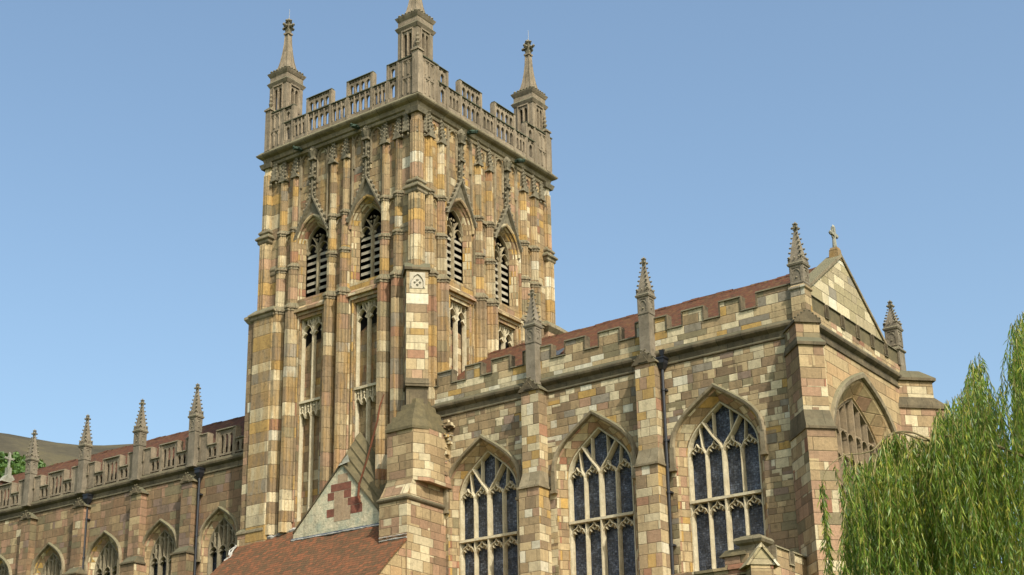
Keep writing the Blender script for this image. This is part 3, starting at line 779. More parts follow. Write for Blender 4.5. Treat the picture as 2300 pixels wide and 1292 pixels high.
def crest():
    mb = MB()
    for q in range(4):
        for k in range(6):
            t = -.42+.84*k/5; a = q*PI/2; c, s_ = math.cos(a), math.sin(a)
            x, y = t, .52; mb.blob((x*c-y*s_, x*s_+y*c, 36.02), .085, .075)
    return mb
def finial():
    mb = MB(); mb.sq(0, 0, .09, 38.06, .11, 38.2); mb.sq(0, 0, .11, 38.2, .1, 38.45)
    for q in range(4):
        a = q*PI/2; mb.blob((.18*math.cos(a), .18*math.sin(a), 38.38), .13, .11); mb.blob((.29*math.cos(a), .29*math.sin(a), 38.41), .09, .1)
    mb.sq(0, 0, .07, 38.45, .08, 38.62)
    for q in range(4): a = q*PI/2; mb.blob((.12*math.cos(a), .12*math.sin(a), 38.68), .09, .08)
    mb.blob((0, 0, 38.74), .1, .12)
    return mb
t0 = None
TC = [((-42.44, 43.19), 0), ((-35.16, 43.19), 0), ((-35.16, 51.32), 0), ((-42.44, 51.32), 0)]
for (x, y), r in TC:
    if t0 is None:
        t0 = obj('corner_turret', turret(), 'parapet', church, (x, y, 0))
        obj('string_course', turret_caps(), 'parapet', t0, (x, y, 0))
        obj('spire', spire(), 'parapet', t0, (x, y, 0))
        obj('crest', crest(), 'carve', t0, (x, y, 0))
        obj('finial', finial(), 'carve', t0, (x, y, 0))
        rd = MB(); rd.tube([(.03, 0, 38.7), (.03, 0, 39.3)], .012, 5); obj('lightning_rod', rd, 'rod', t0, (x, y, 0))
    else: copy_part(t0, church, (x, y, 0), r)
# little angle posts at the parapet corners
for k, (x, y) in {'a': (-42.73, 42.56), 'b': (-34.54, 42.56), 'c': (-34.54, 51.6)}.items():
    mb = MB(); mb.sq(0, 0, .15, 32.05, .15, 33.98); mb.sq(0, 0, .2, 33.98, .2, 34.05); mb.sq(0, 0, .2, 34.05, .06, 34.2)
    for kk in range(3): mb.blob((.0, .0, 34.95+.2*kk-.6), .12-.02*kk, .14)
    obj('angle_post', mb, 'parapet', church, (x, y, 0))
# green copper spouts under the cornice
for loc, rot in (((-37.68, 42.45, 31.52), 0), ((-40.88, 42.45, 31.52), 0), ((-34.42, 45.9, 31.6), PI/2), ((-34.42, 49.26, 31.6), PI/2)):
    mb = MB(); mb.tube([(0, -.3, .1), (0, .1, .04), (.02, .32, -.03)], [.08, .1, .06], 6); mb.blob((.02, .3, .02), .09, .07)
    for e in (-1, 1): mb.blob((e*.1, .08, .05), .07, .05)
    g_ = obj('gargoyle', mb, 'copper', church, loc, rot)
# ------------------------------------------------------------------ nave and chancel (south wall plane)
WY = 43.40
def pinnacle(z0, zs, zt, h=.2):
    """ square shaft z0..zs, crocketed spire zs..zt, origin on axis """
    a = MB(); a.sq(0, 0, h, z0, h, zs)
    a.sq(0, 0, h+.05, z0+.02, h+.05, z0+.12)
    for q in range(4):
        an = q*PI/2; c, s_ = math.cos(an), math.sin(an)
        def T(f):
            n0 = len(a.v)
            for (x, y, z) in f.v: a.v.append((x*c-y*s_, x*s_+y*c, z))
            for fc in f.f: a.f.append(tuple(i+n0 for i in fc)); a.mi.append(0)
        f = MB()
        f.box(-h, h, h, h+.02, zs-.08, zs); f.box(-h, -h+.07, h, h+.02, zs-.62, zs-.08); f.box(h-.07, h, h, h+.02, zs-.62, zs-.08); f.box(-h+.07, h-.07, h, h+.02, zs-.62, zs-.56)
        f.bar(two(h-.08, zs-.3, zs-.14, 4), .04, h, h+.02); f.blob((0, h, zs-.42), .05, .05)
        T(f)
    b = MB(); b.plan([(-h, -h), (h, -h), (h, h), (-h, h)], [(0, zs-.04), (.05, zs), (.07, zs+.06), (.02, zs+.12)])
    b.sq(0, 0, h+.03, zs+.06, h+.03, zs+.2)
    for q in range(4):
        for k in range(3):
            t = (-.12+.12*k)*1.3; an = q*PI/2; c, s_ = math.cos(an), math.sin(an); x, y = t, h+.04; b.blob((x*c-y*s_, x*s_+y*c, zs+.25), .045, .06)
    zc = zs+.2; ztc = zt-.3
    b.sq(0, 0, h-.01, zc, .045, ztc)
    n = 6
    for k in range(n):
        t = (k+.35)/n; r = (h-.01)*(1-t)+.045*t; z = zc+(ztc-zc)*t; s1 = .062-.02*t
        for q in range(4): an = q*PI/2+PI/4; b.blob(((r*1.41+.03)*math.cos(an), (r*1.41+.03)*math.sin(an), z+.03), s1, s1*.9)
    f = MB(); f.sq(0, 0, .05, ztc, .06, zt-.1)
    for q in range(4): an = q*PI/2+PI/4; f.blob((.11*math.cos(an), .11*math.sin(an), zt-.2), .06, .06); f.blob((.06*math.cos(an), .06*math.sin(an), zt-.05), .045, .05)
    f.blob((0, 0, zt-.02), .05, .07)
    return a, b, f
def put_pinnacle(z0, zs, zt, h, loc, mat, label=None, spm=None):
    a, b, f = pinnacle(z0, zs, zt, h)
    p = obj('pinnacle', a, mat, church, loc, 0, label); obj('spire', b, spm or mat, p, loc); obj('finial', f, 'carve', p, loc); return p
n0 = put_pinnacle(18.95, 21.15, 22.7, .19, (-47.25, 43.3, 0), 'pinn')
for x in (-50.78, -54.5, -58.35, -62.2): copy_part(n0, church, (x, 43.3, 0), 0)

def battlement(name, mat, segs, x0, x1, zbase, zlow, zhigh, loc, rot, cop='trim', thick=.28, pierce=False, w1=0.0, hm=None):
    mb = MB(); cp = MB(); mer = MB() if hm else mb
    mb.box(x0, x1, w1-thick, w1, zbase, (zlow if not pierce else zbase+.26)-.06)
    cur = x0
    def sill(a, b):
        if b-a < .02: return
        if pierce:
            n = 2; p = (b-a)/n
            mb.slab(a, b, zbase+.26, zlow-.06, [(zbase+.32, two(p/2-.06, zlow-.3, zlow-.3+p*.55, 4, a+p*(k+.5))) for k in range(n)], w1-.1, w1-.02)
        cp.box(a, b, w1-thick-.05, w1+.05, zlow-.06, zlow, 0, .04, .04)
    for a, b in segs:
        sill(cur, a)
        if pierce and b-a > .8:
            mb.box(a, a+.14, w1-thick, w1, zbase+.2, zhigh-.06); mb.box(b-.14, b, w1-thick, w1, zbase+.2, zhigh-.06)
            n = 3; p = (b-a-.28)/n
            mb.slab(a+.14, b-.14, zbase+.26, zhigh-.06, [(zbase+.34, two(p/2-.045, zhigh-.4, zhigh-.4+p*.6, 4, a+.14+p*(k+.5))) for k in range(n)], w1-.1, w1-.03)
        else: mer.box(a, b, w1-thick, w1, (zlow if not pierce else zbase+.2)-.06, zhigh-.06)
        cp.box(a-.05, b+.05, w1-thick-.05, w1+.05, zhigh-.06, zhigh, 0, .04, .04)
        for e in (a-.05, b): cp.box(e, e+.05, w1-thick-.01, w1+.035, zlow, zhigh-.06)
        cur = b
    sill(cur, x1)
    o = obj(name, mb, mat, church, loc, rot); obj('coping', cp, cop, o, loc, rot)
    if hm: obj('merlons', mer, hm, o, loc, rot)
    return o
# nave parapet: pierced battlements
segs = []
for p in (-65.9, -62.2, -58.35, -54.5, -50.78, -47.25):
    L_ = 3.72 if p != -47.25 else 3.9
    segs += [(p+.3, p+.72), (p+1.32, p+2.4), (p+3.0, p+3.42)]
segs = [s_ for s_ in segs if s_[1] < -43.7]
battlement('battlement', 'parapet', segs, -66, -43.5, 18.98, 19.87, 20.4, (0, WY, 0), 0, 'parapet', pierce=True, w1=.06)['label'] = 'pierced battlements along the nave roof'
csegs = [(-34.1, -33.5), (-32.8, -32.15), (-31.6, -30.85), (-30.2, -29.93), (-29.47, -29.05), (-28.4, -27.62), (-27.0, -26.2), (-25.5, -25.22), (-24.76, -24.34), (-23.7, -22.95), (-22.3, -21.58), (-20.95, -19.3)]
battlement('battlement', 'chanparapet', csegs, -34.6, -19.3, 19.1, 19.95, 20.45, (0, WY, 0), 0, 'trimdark', w1=.05)['label'] = 'solid battlements along the south side of the chancel'

# south walls with window openings
NW = [(-64.2), (-60.4), (-56.62), (-52.78), (-49.18), (-45.6)]
CW = [-32.15, -27.42, -22.73]
mb = MB(); ops = []
for x in NW: ops.append((11.0, four(1.06, 15.65, 16.92, u=x, k1=.5, k2=(.6, .72))))
mb.slab(-66, -42.9, 4, 19.0, ops, -.3, 0, back=False, rim=False)
obj('nave_wall', mb, 'nave', church, (0, WY, 0))
mb = MB(); ops = [(9.4, four(1.56, 15.75, 17.5, u=x)) for x in CW]
mb.slab(-34.7, -19.35, 2, 19.1, ops, -.3, 0, back=False, rim=False)
obj('chancel_wall', mb, 'chancel', church, (0, WY, 0), 0, 'south wall of the chancel in patchy rubble and cream blocks')
def cornice(x0, x1, z, loc, rot, mat, label=None):
    mb = MB(); mb.plan([(x1, 0), (x0, 0)], [(0, z-.4), (.045, z-.38), (.05, z-.34), (.008, z-.3), (.008, z-.12), (.07, z-.08), (.14, z-.02), (.155, z+.05), (.13, z+.11), (.08, z+.15), (.05, z+.2)], closed=False)
    mb2 = MB(); mb2.v = mb.v; mb2.f = mb.f; mb2.mi = mb.mi
    return obj('cornice', mb2, mat, church, loc, rot, label)
cornice(-66, -43.4, 18.98, (0, WY, 0), 0, 'trimdark')
cornice(-34.8, -19.3, 19.05, (0, WY, 0), 0, 'trimdark')

def window(hw, sp, ap, ghw, gsp, gap, sill, dep, kind, hood=.14, kk=(.44, (.6, .63))):
    """ parts: surround, tracery, glass in local frame """
    A = four(hw, sp, ap, k1=kk[0], k2=kk[1]); G = four(ghw, gsp, gap, k1=kk[0], k2=kk[1])
    s_ = MB()
    P = [(-hw, sill)]+A+[(hw, sill)]; Q = [(-ghw, sill)]+G+[(ghw, sill)]
    seq = []
    for t, w_ in ((0, 0), (.18, -.03), (.3, -.1), (.82, -dep*.72), (.88, -dep*.7), (1, -dep)):
        seq.append([(p[0]+(q[0]-p[0])*t, w_, p[1]+(q[1]-p[1])*t) for p, q in zip(P, Q)])
    ids = [[s_.V(*p) for p in r] for r in seq]
    for X, Y in zip(ids, ids[1:]):
        for k in range(len(X)-1): s_.F(X[k], X[k+1], Y[k+1], Y[k])
    hd = MB(); B = [(-hw, sp-.75)]+A+[(hw, sp-.75)]
    hd.mould(B[1:-1], [(.0, 0), (.0, .05), (.03, .12), (hood-.03, .14), (hood, .1), (hood+.02, 0)])
    for e in (-1, 1): hd.box(e*(hw+hood/2)-hood/2-.01, e*(hw+hood/2)+hood/2+.01, 0, .12, sp-.7, sp+.02); hd.box(e*(hw+hood/2)-hood/2-.05, e*(hw+hood/2)+hood/2+.05, 0, .15, sp-.78, sp-.68)
    g = MB(); Q2 = Q[::-1]
    g.poly([(p[0], -dep-.16, p[1]) for p in Q])
    t = MB(); w0, w1 = -dep-.12, -dep+.1
    t.bar(G, .1, w0, w1); 
    for e in (-1, 1): t.bar([(e*ghw, sill), (e*ghw, gsp)], .1, w0, w1)
    zt_ = lambda u: zat(G, u)
    if kind == 'chancel':
        q = ghw/2; ctr = 13.93
        for u, wd in ((-q, .062), (0, .095), (q, .062)): t.bar([(u, sill), (u, gsp+.02)], wd, w0, w1+(.04 if u == 0 else 0))
        t.box(-ghw, ghw, w0, w1+.05, ctr-.04, ctr+.05)
        for k in range(4):
            a, b = -ghw+k*q, -ghw+(k+1)*q
            for z_, pk in ((ctr-.48, ctr-.06), (gsp-.05, gsp+.36)):
                O = ogee(a, b, z_, pk); t.bar(O, .05, w0+.02, w1-.01)
                for i_ in (2, 4, 8, 10):
                    pu, pz = O[i_]; c_ = (a+b)/2; sg = 1 if pu < c_ else -1
                    t.uz([(pu-.03*sg, pz-.01), (pu+.09*sg, pz-.11), (pu+.05*sg, pz+.0)], w0+.05, w1-.05)
            c_ = (a+b)/2; top = zt_(c_)
            if abs(c_) < ghw*.5: t.bar([(c_, gsp+.34), (c_, top)], .05, w0, w1-.03)
        for e in (-1, 1): t.bar([(0, gsp), (e*.1, gsp+.22), (e*.36, gsp+.55), (e*.68, zt_(e*.68)-.02)], .085, w0, w1+.03)
        for e in (-1, 1): t.bar([(e*q, gsp), (e*(q+.14), gsp+.25), (e*(q+.2), zt_(e*(q+.2)))], .045, w0, w1-.04)
    elif kind == 'nave':
        q = ghw*2/3
        for u in (-ghw+q, ghw-q): t.bar([(u, sill), (u, zt_(u))], .11, w0, w1)
        for k in range(3):
            a, b = -ghw+k*q, -ghw+(k+1)*q; c_ = (a+b)/2
            t.bar(two(q/2-.03, gsp-.12, gsp+.2, 5, c_), .06, w0, w1-.02)
            for e in (-1, 1): t.uz([(c_+e*(q/2), gsp-.14), (c_+e*.07, gsp-.02), (c_+e*(q/2), gsp+.12)], w0+.04, w1-.05)
            top = zt_(c_)
            if top > gsp+.3: t.bar([(c_, gsp+.2), (c_, top)], .07, w0, w1-.02)
            for e in (-1, 1):
                uu = c_+e*q/4; tt = zt_(uu)
                if tt-gsp > .55: t.bar(two(q/4-.03, tt-.36, tt-.2, 3, uu), .05, w0, w1-.03)
    else:   # east window: many narrow panels
        n = 8; q = 2*ghw/n
        for k in range(1, n):
            u = -ghw+k*q; t.bar([(u, sill), (u, zt_(u))], .13 if k % 2 == 0 else .07, w0, w1+(.03 if k == 4 else 0))
        for z_ in (14.3, 15.35, 16.2):
            for k in range(n):
                a, b = -ghw+k*q, -ghw+(k+1)*q
                if zt_(a+.01) > z_+.2 and zt_(b-.01) > z_+.2:
                    t.bar(two(q/2-.03, z_-.2, z_, 4, (a+b)/2), .05, w0, w1-.02); 
                    if k % 2 == 0: t.box(a, b, w0, w1-.02, z_+.04, z_+.1)
    return s_, hd, t, g
def put_window(name, args, loc, rot, gm, tm, am, hm, label=None):
    s_, hd, t, g = window(*args)
    o = obj(name, s_, am, church, loc, rot, label)
    obj('hood_mould', hd, hm, o, loc, rot); obj('tracery', t, tm, o, loc, rot); obj('glass', g, gm, o, loc, rot); return o
c0 = put_window('chancel_window', (1.56, 15.75, 17.5, 1.27, 15.5, 17.12, 9.4, .42, 'chancel'), (CW[0], WY, 0), 0, 'glass', 'tracery', 'arch', 'trim')
for x in CW[1:]: copy_part(c0, church, (x, WY, 0), 0)
n1 = put_window('nave_window', (1.06, 15.65, 16.92, .8, 15.3, 16.62, 11.0, .3, 'nave', .12, (.5, (.6, .72))), (NW[5], WY, 0), 0, 'nglass', 'ntracery', 'arch', 'trim')
for x in NW[:5]: copy_part(n1, church, (x, WY, 0), 0)

# buttresses of the south wall
def buttress(st, gab=None):
    """ st: list of (half width, projection, z0, z1, weather height) """
    mb = MB(); c = MB()
    for h, d, z0, z1, wh in st:
        mb.box(-h, h, -.1, d, z0, z1)
    for (h, d, z0, z1, wh), nxt in zip(st[:-1], st[1:]):
        c.box(-h-.05, h+.05, 0, d+.06, z1, z1+.07); c.prism([(-h-.01, 0), (-h-.01, d), (h+.01, d), (h+.01, 0)], z1+.07, z1+wh, [(-nxt[0], 0), (-nxt[0], nxt[1]), (nxt[0], nxt[1]), (nxt[0], 0)])
    h, d, z0, z1, wh = st[-1]; g = MB()
    g.uz([(-h-.1, z1-.02), (h+.1, z1-.02), (h+.06, z1+.06), (0, z1+wh), (-h-.06, z1+.06)], -.05, d+.06)
    g.uz([(-h*.5, z1+.03), (h*.5, z1+.03), (0, z1+wh*.72)], d+.06, d+.09)
    for e in (-1, 1):
        for k in range(3): g.blob((e*(h+.06)*(1-(k+.5)/3), d+.05, z1+.08+wh*(k+.5)/3), .05)
    return mb, c, g
for i, (x, s2) in enumerate(((-29.68, 1), (-25.0, 1))):
    a, b, g = buttress([(.42, .68, 2, 15.15, .6), (.37, .5, 15.15, 18.72, .45)])
    o = obj('buttress', a, 'quoin', church, (x, WY, 0)); obj('weathering', b, 'trim', o, (x, WY, 0)); obj('gablet', g, 'trimdark', o, (x, WY, 0))
for x in (-47.3, -50.5, -54.3, -58.05, -61.9):
    a, b, g = buttress([(.44, .6, 4, 15.2, .35), (.33, .36, 15.2, 18.3, .35)])
    o = obj('buttress', a, 'nave', church, (x, WY, 0)); obj('weathering', b, 'trimdark', o, (x, WY, 0)); obj('gablet', g, 'trimdark', o, (x, WY, 0))
for x in (-29.68, -25.0):
    put_pinnacle(18.95, 21.15, 22.65, .2, (x, 43.2, 0), 'pinn')
for loc in ((-19.48, 43.45, 0), (-19.5, 51.0, 0)):
    put_pinnacle(19.0, 20.95, 22.5 if loc[1] < 45 else 22.1, .215, loc, 'pinn', spm='carve' if 0 else None)
    st = MB(); st.sq(0, 0, .24, 19.0, .24, 20.1); st.plan([(-.24, -.24), (.24, -.24), (.24, .24), (-.24, .24)], [(0, 20.1), (.05, 20.15), (.05, 20.2), (-.03, 20.28)])
    obj('pinnacle_base', st, 'chanparapet' if loc[1] < 45 else 'pinn', church, loc)

# east wall
EWX = -19.35; YM = 47.3; YN = 51.1
mb = MB(); EA = four(2.75, 15.0, 18.15, k1=.55, k2=(.62, .8))
mb.slab(-(YM-WY), YN-YM, 2, 19.1, [(9.0, EA)], -.3, 0, back=False, rim=False)
obj('chancel_wall', mb, 'east', church, (EWX, YM, 0), PI/2, 'smooth pinkish east wall of the chancel')
mb = MB(); mb.poly([(-34, -YN, 2), (-19.4, -YN, 2), (-19.4, -YN, 19.5), (-34, -YN, 19.5)]); mb.poly([(-66, -YN, 2), (-42, -YN, 2), (-42, -YN, 19.5), (-66, -YN, 19.5)])
mb.poly([(-66, -WY, 2), (-66, -YN, 2), (-66, -YN, 19.9), (-66, -47.25, 22.3), (-66, -WY, 19.9)])
obj('far_wall', mb, 'nave', church)
cornice(-(YM-WY)-.05, YN-YM+.05, 19.05, (EWX, YM, 0), PI/2, 'trimdark', 'heavy cornice across the east end')
def ewin():
    sh, hd, t, g = window(2.75, 15.0, 18.15, 2.2, 14.7, 17.5, 9.0, .5, 'east', .2, (.55, (.62, .8)))
    return sh, hd, t, g
sh_, hd, t, g = ewin()
# deeper outer order for the east window
o = obj('east_window', sh_, 'east', church, (EWX, YM, 0), PI/2, 'tall pointed east window half hidden by the willow')
obj('hood_mould', hd, 'trim', o, (EWX, YM, 0), PI/2); obj('tracery', t, plain('east_tracery_stone', (154, 134, 106), (128, 112, 90), .3, .25), o, (EWX, YM, 0), PI/2); obj('glass', g, 'nglass', o, (EWX, YM, 0), PI/2)
esegs = [(43.75, 44.72), (45.02, 45.92), (46.22, 47.12), (47.42, 48.3), (48.6, 49.45), (49.75, 50.6)]
battlement('battlement', 'turret', [(a-YM, b-YM) for a, b in esegs], -3.6, 3.55, 19.25, 19.6, 20.08, (EWX, YM, 0), PI/2, 'trimdark', w1=.05, hm='slab')['label'] = 'low battlements below the east gable'  # merlons in a darker olive brown than the parapet wall beneath
# gable
GX = -19.66; gz, gh, gb = 22.6, 3.35, 20.22
mb = MB(); mb.uz([(-gh, 19.3), (gh, 19.3), (gh, gb), (0, gz), (-gh, gb)], -.35, 0)
gab = obj('gable', mb, 'gable', church, (GX, 47.3, 0), PI/2, 'pale stone gable above the east battlements')
cp = MB()
for e in (-1, 1):
    cp.uz([(e*(gh+.12), gb-.07), (0, gz+.02), (0, gz+.14), (e*(gh+.12), gb+.05)] if e > 0 else [(0, gz+.02), (e*(gh+.12), gb-.07), (e*(gh+.12), gb+.05), (0, gz+.14)], -.5, .06)
obj('coping', cp, 'trim', gab, (GX, 47.3, 0), PI/2)
cr = MB(); cr.box(-.17, .17, -.35, .02, 22.5, 22.92, .03, .03, .03); cr.sq(0, -.16, .15, 22.9, .12, 23.0)
obj('pedestal', cr, plain('lichened_pedestal', (150, 118, 70), (128, 112, 88)), gab, (GX, 47.3, 0), PI/2)
cr = MB(); W_ = -.16
cr.cone(0, W_, .085, 23.0, .06, 23.45, 8, 0); cr.box(-.06, .06, W_-.06, W_+.06, 23.4, 23.78)
for e in (-1, 1): cr.box(e*.16-.1, e*.16+.1, W_-.05, W_+.05, 23.46, 23.57); cr.blob((e*.27, W_, 23.515), .07, .09)
cr.blob((0, W_, 23.8), .075, .1)
for k in range(4): a = PI/4+k*PI/2; cr.tube([(.16*math.cos(a+q), W_, 23.515+.16*math.sin(a+q)) for q in (-.7, -.35, 0, .35, .7)], .022, 5)
obj('stone_cross', cr, 'white', church, (GX, 47.3, 0), PI/2, 'pale wheel cross on the east gable')
cr = MB(); cr.box(-.12, .12, -.12, .12, 22.2, 22.75); cr.cone(0, 0, .09, 22.7, .05, 23.1, 8, 0); cr.box(-.05, .05, -.05, .05, 23.05, 23.5)
for e in (-1, 1): cr.box(e*.14-.09, e*.14+.09, -.04, .04, 23.18, 23.28); cr.blob((e*.25, 0, 23.23), .07, .08)
cr.blob((0, 0, 23.5), .07, .09)
for k in range(4): a = PI/4+k*PI/2; cr.blob((.12*math.cos(a), 0, 23.23+.12*math.sin(a)), .05)
cr.uz([(-.5, 21.95), (.5, 21.95), (.12, 22.35), (-.12, 22.35)], -.2, .2)
obj('stone_cross', cr, 'white', church, (-64.15, 46.2, -.3), PI/2, 'small pale cross at the far west end of the nave')

# roofs
def roof(x0, x1, y0, z0, yr, zr, y1, mat, name='roof', label=None, ridge=True):
    mb = MB(); n = 60
    # slight sag and unevenness
    for (ya, za, yb, zb) in ((y0, z0, yr, zr), (yr, zr, y1, z0)):
        G = []
        for i in range(n+1):
            x = x0+(x1-x0)*i/n; rr = []
            for j in range(7):
                t = j/6; zz = za+(zb-za)*t
                q = .018*math.sin(x*1.7+j)+.012*math.sin(x*4.1+j*2.3)
                rr.append(mb.V(x, -(ya+(yb-ya)*t), zz+q))
            G.append(rr)
        for i in range(n):
            for j in range(6): mb.F(G[i][j], G[i+1][j], G[i+1][j+1], G[i][j+1])
    o = obj(name, mb, mat, church, label=label)
    if ridge:
        rd = MB(); k = int((x1-x0)/.34)
        for i in range(k):
            a = x0+(x1-x0)*i/k; b = x0+(x1-x0)*(i+.96)/k; dz = .012*math.sin(i*1.7)+.018*math.sin((a)*1.7)
            rd.prism([(a, -yr-.12), (b, -yr-.12), (b, -yr), (a, -yr)], zr-.06+dz, zr-.05+dz, [(a, -yr-.02), (b, -yr-.02), (b, -yr), (a, -yr)])
            rd.poly([(a, -yr-.14, zr-.1+dz), (b, -yr-.14, zr-.1+dz), (b, -yr, zr+.035+dz), (a, -yr, zr+.035+dz)])
            rd.poly([(a, -yr+.14, zr-.1+dz), (b, -yr+.14, zr-.1+dz), (b, -yr, zr+.035+dz), (a, -yr, zr+.035+dz)])
        obj('ridge_tiles', rd, mat, o)
    return o
roof(-66, -42.9, 43.75, 19.75, 47.25, 22.42, 50.8, 'tile', label='red tiled roof of the nave')
roof(-34.75, -19.95, 43.75, 19.75, 47.25, 22.42, 50.8, 'tile', label='dark red tiled roof of the chancel')
mb = MB(); mb.poly([(-.3, .28, 0), (.3, .28, 0), (0, .0, .26)]); mb.poly([(.3, .28, 0), (.3, -.3, .5), (0, 0, .26)]); mb.poly([(-.3, .28, 0), (-.3, -.3, .5), (0, 0, .26)]); mb.box(-.02, .02, -.02, .04, .2, .3)
obj('roof_vent', mb, 'lead', church, (-29.72, 44.75, 20.45))

# drainpipes
def pipe(x, ztop, hop=True, rod=False):
    mb = MB(); 
    mb.tube([(0, .16, 3), (0, .16, ztop)], .055, 10)
    z = ztop-.8
    while z > 6: mb.tube([(0, .16, z), (0, .16, z+.07)], .078, 10); mb.box(-.1, .1, 0, .14, z, z+.06); z -= 1.75
    o = obj('drainpipe', mb, 'iron', church, (x, WY, 0))
    h = MB(); h.prism([(-.07, .08), (-.07, .24), (.07, .24), (.07, .08)], ztop-.05, ztop+.14, [(-.15, .0), (-.15, .32), (.15, .32), (.15, .0)]); h.box(-.15, .15, 0, .32, ztop+.14, ztop+.3); h.box(-.18, .18, -.0, .34, ztop+.3, ztop+.35)
    if rod: h.tube([(.04, .2, ztop+.3), (.04, .2, ztop+.45)], .03, 6); h.prism([(0, .17), (0, .23), (.08, .23), (.08, .17)], ztop+.42, ztop+.62, [(-.05, .14), (-.05, .26), (.13, .26), (.13, .14)])
    obj('hopper', h, 'iron', o, (x, WY, 0))
pipe(-24.52, 18.55, rod=True); pipe(-46.78, 18.5); pipe(-53.98, 18.5)

# diagonal buttress at the chancel's south-east corner, its twin north-east
def diagbutt(cx, cy, ang, loc_label, mat='turret'):
    mb = MB(); c = MB()
    # local: w outward along the diagonal
    mb.box(-.41, .41, -.6, .62, 15.9, 18.05); mb.box(-.38, .38, -.6, .46, 18.05, 18.85)
    mb.box(-.46, .46, -.6, .88, 2, 15.25)
    c.box(-.46, .46, -.6, .69, 18.0, 18.1); c.prism([(-.46, -.6), (-.46, .69), (.46, .69), (.46, -.6)], 18.1, 18.32, [(-.38, -.6), (-.38, .46), (.38, .46), (.38, -.6)])
    c.box(-.5, .5, -.6, .94, 15.22, 15.3); c.prism([(-.46, -.6), (-.46, .88), (.46, .88), (.46, -.6)], 15.3, 15.6, [(-.44, -.6), (-.44, .74), (.44, .74), (.44, -.6)])
    c.prism([(-.44, -.6), (-.44, .74), (.44, .74), (.44, -.6)], 15.6, 15.9, [(-.41, -.6), (-.41, .62), (.41, .62), (.41, -.6)])
    c.uz([(-.44, 18.8), (.44, 18.8), (.42, 18.9), (0, 19.25), (-.42, 18.9)], -.6, .52)
    for e in (-1, 1):
        for k in range(4): c.blob((e*.42*(1-(k+.3)/4), .5, 18.92+.32*(k+.3)/4), .05)
    o = obj('diagonal_buttress', mb, mat, church, (cx, cy, 0), ang, loc_label); obj('cap', c, 'trimdark', o, (cx, cy, 0), ang)
diagbutt(-19.43, 43.22, PI/4, 'stepped buttress set diagonally on the near corner of the chancel')
mb = MB(); c = MB()
mb.box(-.4, .4, -.6, 1.0, 18.1, 19.0); mb.box(-.44, .44, -.6, 1.35, 2, 17.95)
c.prism([(-.5, -.6), (-.5, 1.1), (.5, 1.1), (.5, -.6)], 18.95, 19.05); c.prism([(-.5, -.6), (-.5, 1.1), (.5, 1.1), (.5, -.6)], 19.05, 19.35, [(-.3, -.6), (-.3, .6), (.3, .6), (.3, -.6)])
c.prism([(-.5, -.6), (-.5, 1.45), (.5, 1.45), (.5, -.6)], 17.93, 18.02); c.prism([(-.5, -.6), (-.5, 1.45), (.5, 1.45), (.5, -.6)], 18.02, 18.35, [(-.4, -.6), (-.4, 1.02), (.4, 1.02), (.4, -.6)])
o = obj('diagonal_buttress', mb, 'turret', church, (-19.45, 51.0, 0), PI*3/4, 'stepped buttress on the far corner of the chancel above the willow'); obj('cap', c, 'trimdark', o, (-19.45, 51.0, 0), PI*3/4)

# ------------------------------------------------------------------ stair turret in the angle of tower and chancel
mb = MB()
mb.box(-35.13, -33.84, -43.5, -41.2, 2, 15.15)
mb.prism([(-35.08, -43.5), (-35.08, -41.55), (-33.87, -41.55), (-33.87, -43.5)], 15.15, 15.88)
mb.prism([(-35.08, -43.5), (-35.08, -41.55), (-33.87, -41.55), (-33.55, -42.1), (-33.6, -43.5)], 15.9, 17.85)
o = obj('stair_turret', mb, 'turret', church, label='squat red and cream stone turret with a stepped mossy cap between tower and chancel')
c = MB(); P = [(-35.13, -43.5), (-33.84, -43.5), (-33.84, -41.2), (-35.13, -41.2)]
c.plan(P, [(0, 15.1), (.06, 15.15), (.08, 15.2), (.06, 15.25), (0, 15.3)])
obj('moulding', c, 'trimdark', o); c = MB()
c.prism([(-35.13, -43.5), (-35.13, -41.2), (-33.84, -41.2), (-33.84, -43.5)], 15.3, 15.62, [(-35.1, -43.5), (-35.1, -41.38), (-33.86, -41.38), (-33.86, -43.5)])
c.prism([(-35.1, -43.5), (-35.1, -41.38), (-33.86, -41.38), (-33.86, -43.5)], 15.62, 15.95, [(-35.085, -43.5), (-35.085, -41.54), (-33.865, -41.54), (-33.865, -43.5)])
obj('offset', c, 'turret', o)
c = MB(); b0 = [(-35.12, -43.5), (-35.12, -41.48), (-33.86, -41.48), (-33.56, -42.05), (-33.6, -43.5)]
c.prism(b0, 17.82, 17.92)
zs_ = [17.92, 18.2, 18.48, 18.76, 19.04, 19.3, 19.55]; apx = (-34.85, -43.05)
for k in range(6):
    t0_, t1_ = k/7.0, (k+.5)/7.0
    A_ = [(x+(apx[0]-x)*t0_*1.05, y+(apx[1]-y)*t0_*1.05) for x, y in b0]; B_ = [(x+(apx[0]-x)*t1_*.98, y+(apx[1]-y)*t1_*.98) for x, y in b0]
    c.prism(A_, zs_[k], zs_[k+1], B_)
c.blob((apx[0]+.15, apx[1]+.1, 19.55), .28, .22)
obj('stone_cap', c, 'slab', o)
c = MB()   # broken masonry stub between turret and chancel wall
rs = random.Random(3)
for k in range(40):
    z = 16.3+2.2*rs.random(); x = -33.72+.28*rs.random()*(z-15.9)/2.4; y = 42.95+.42*rs.random(); h = .05+.07*rs.random()
    c.box(x-h, x+h, -y-h*.8, -y+h*.8, z-h*.6, z+h*.6, h*.15, h*.1, h*.1)
obj('broken_masonry', c, 'chancel', o)

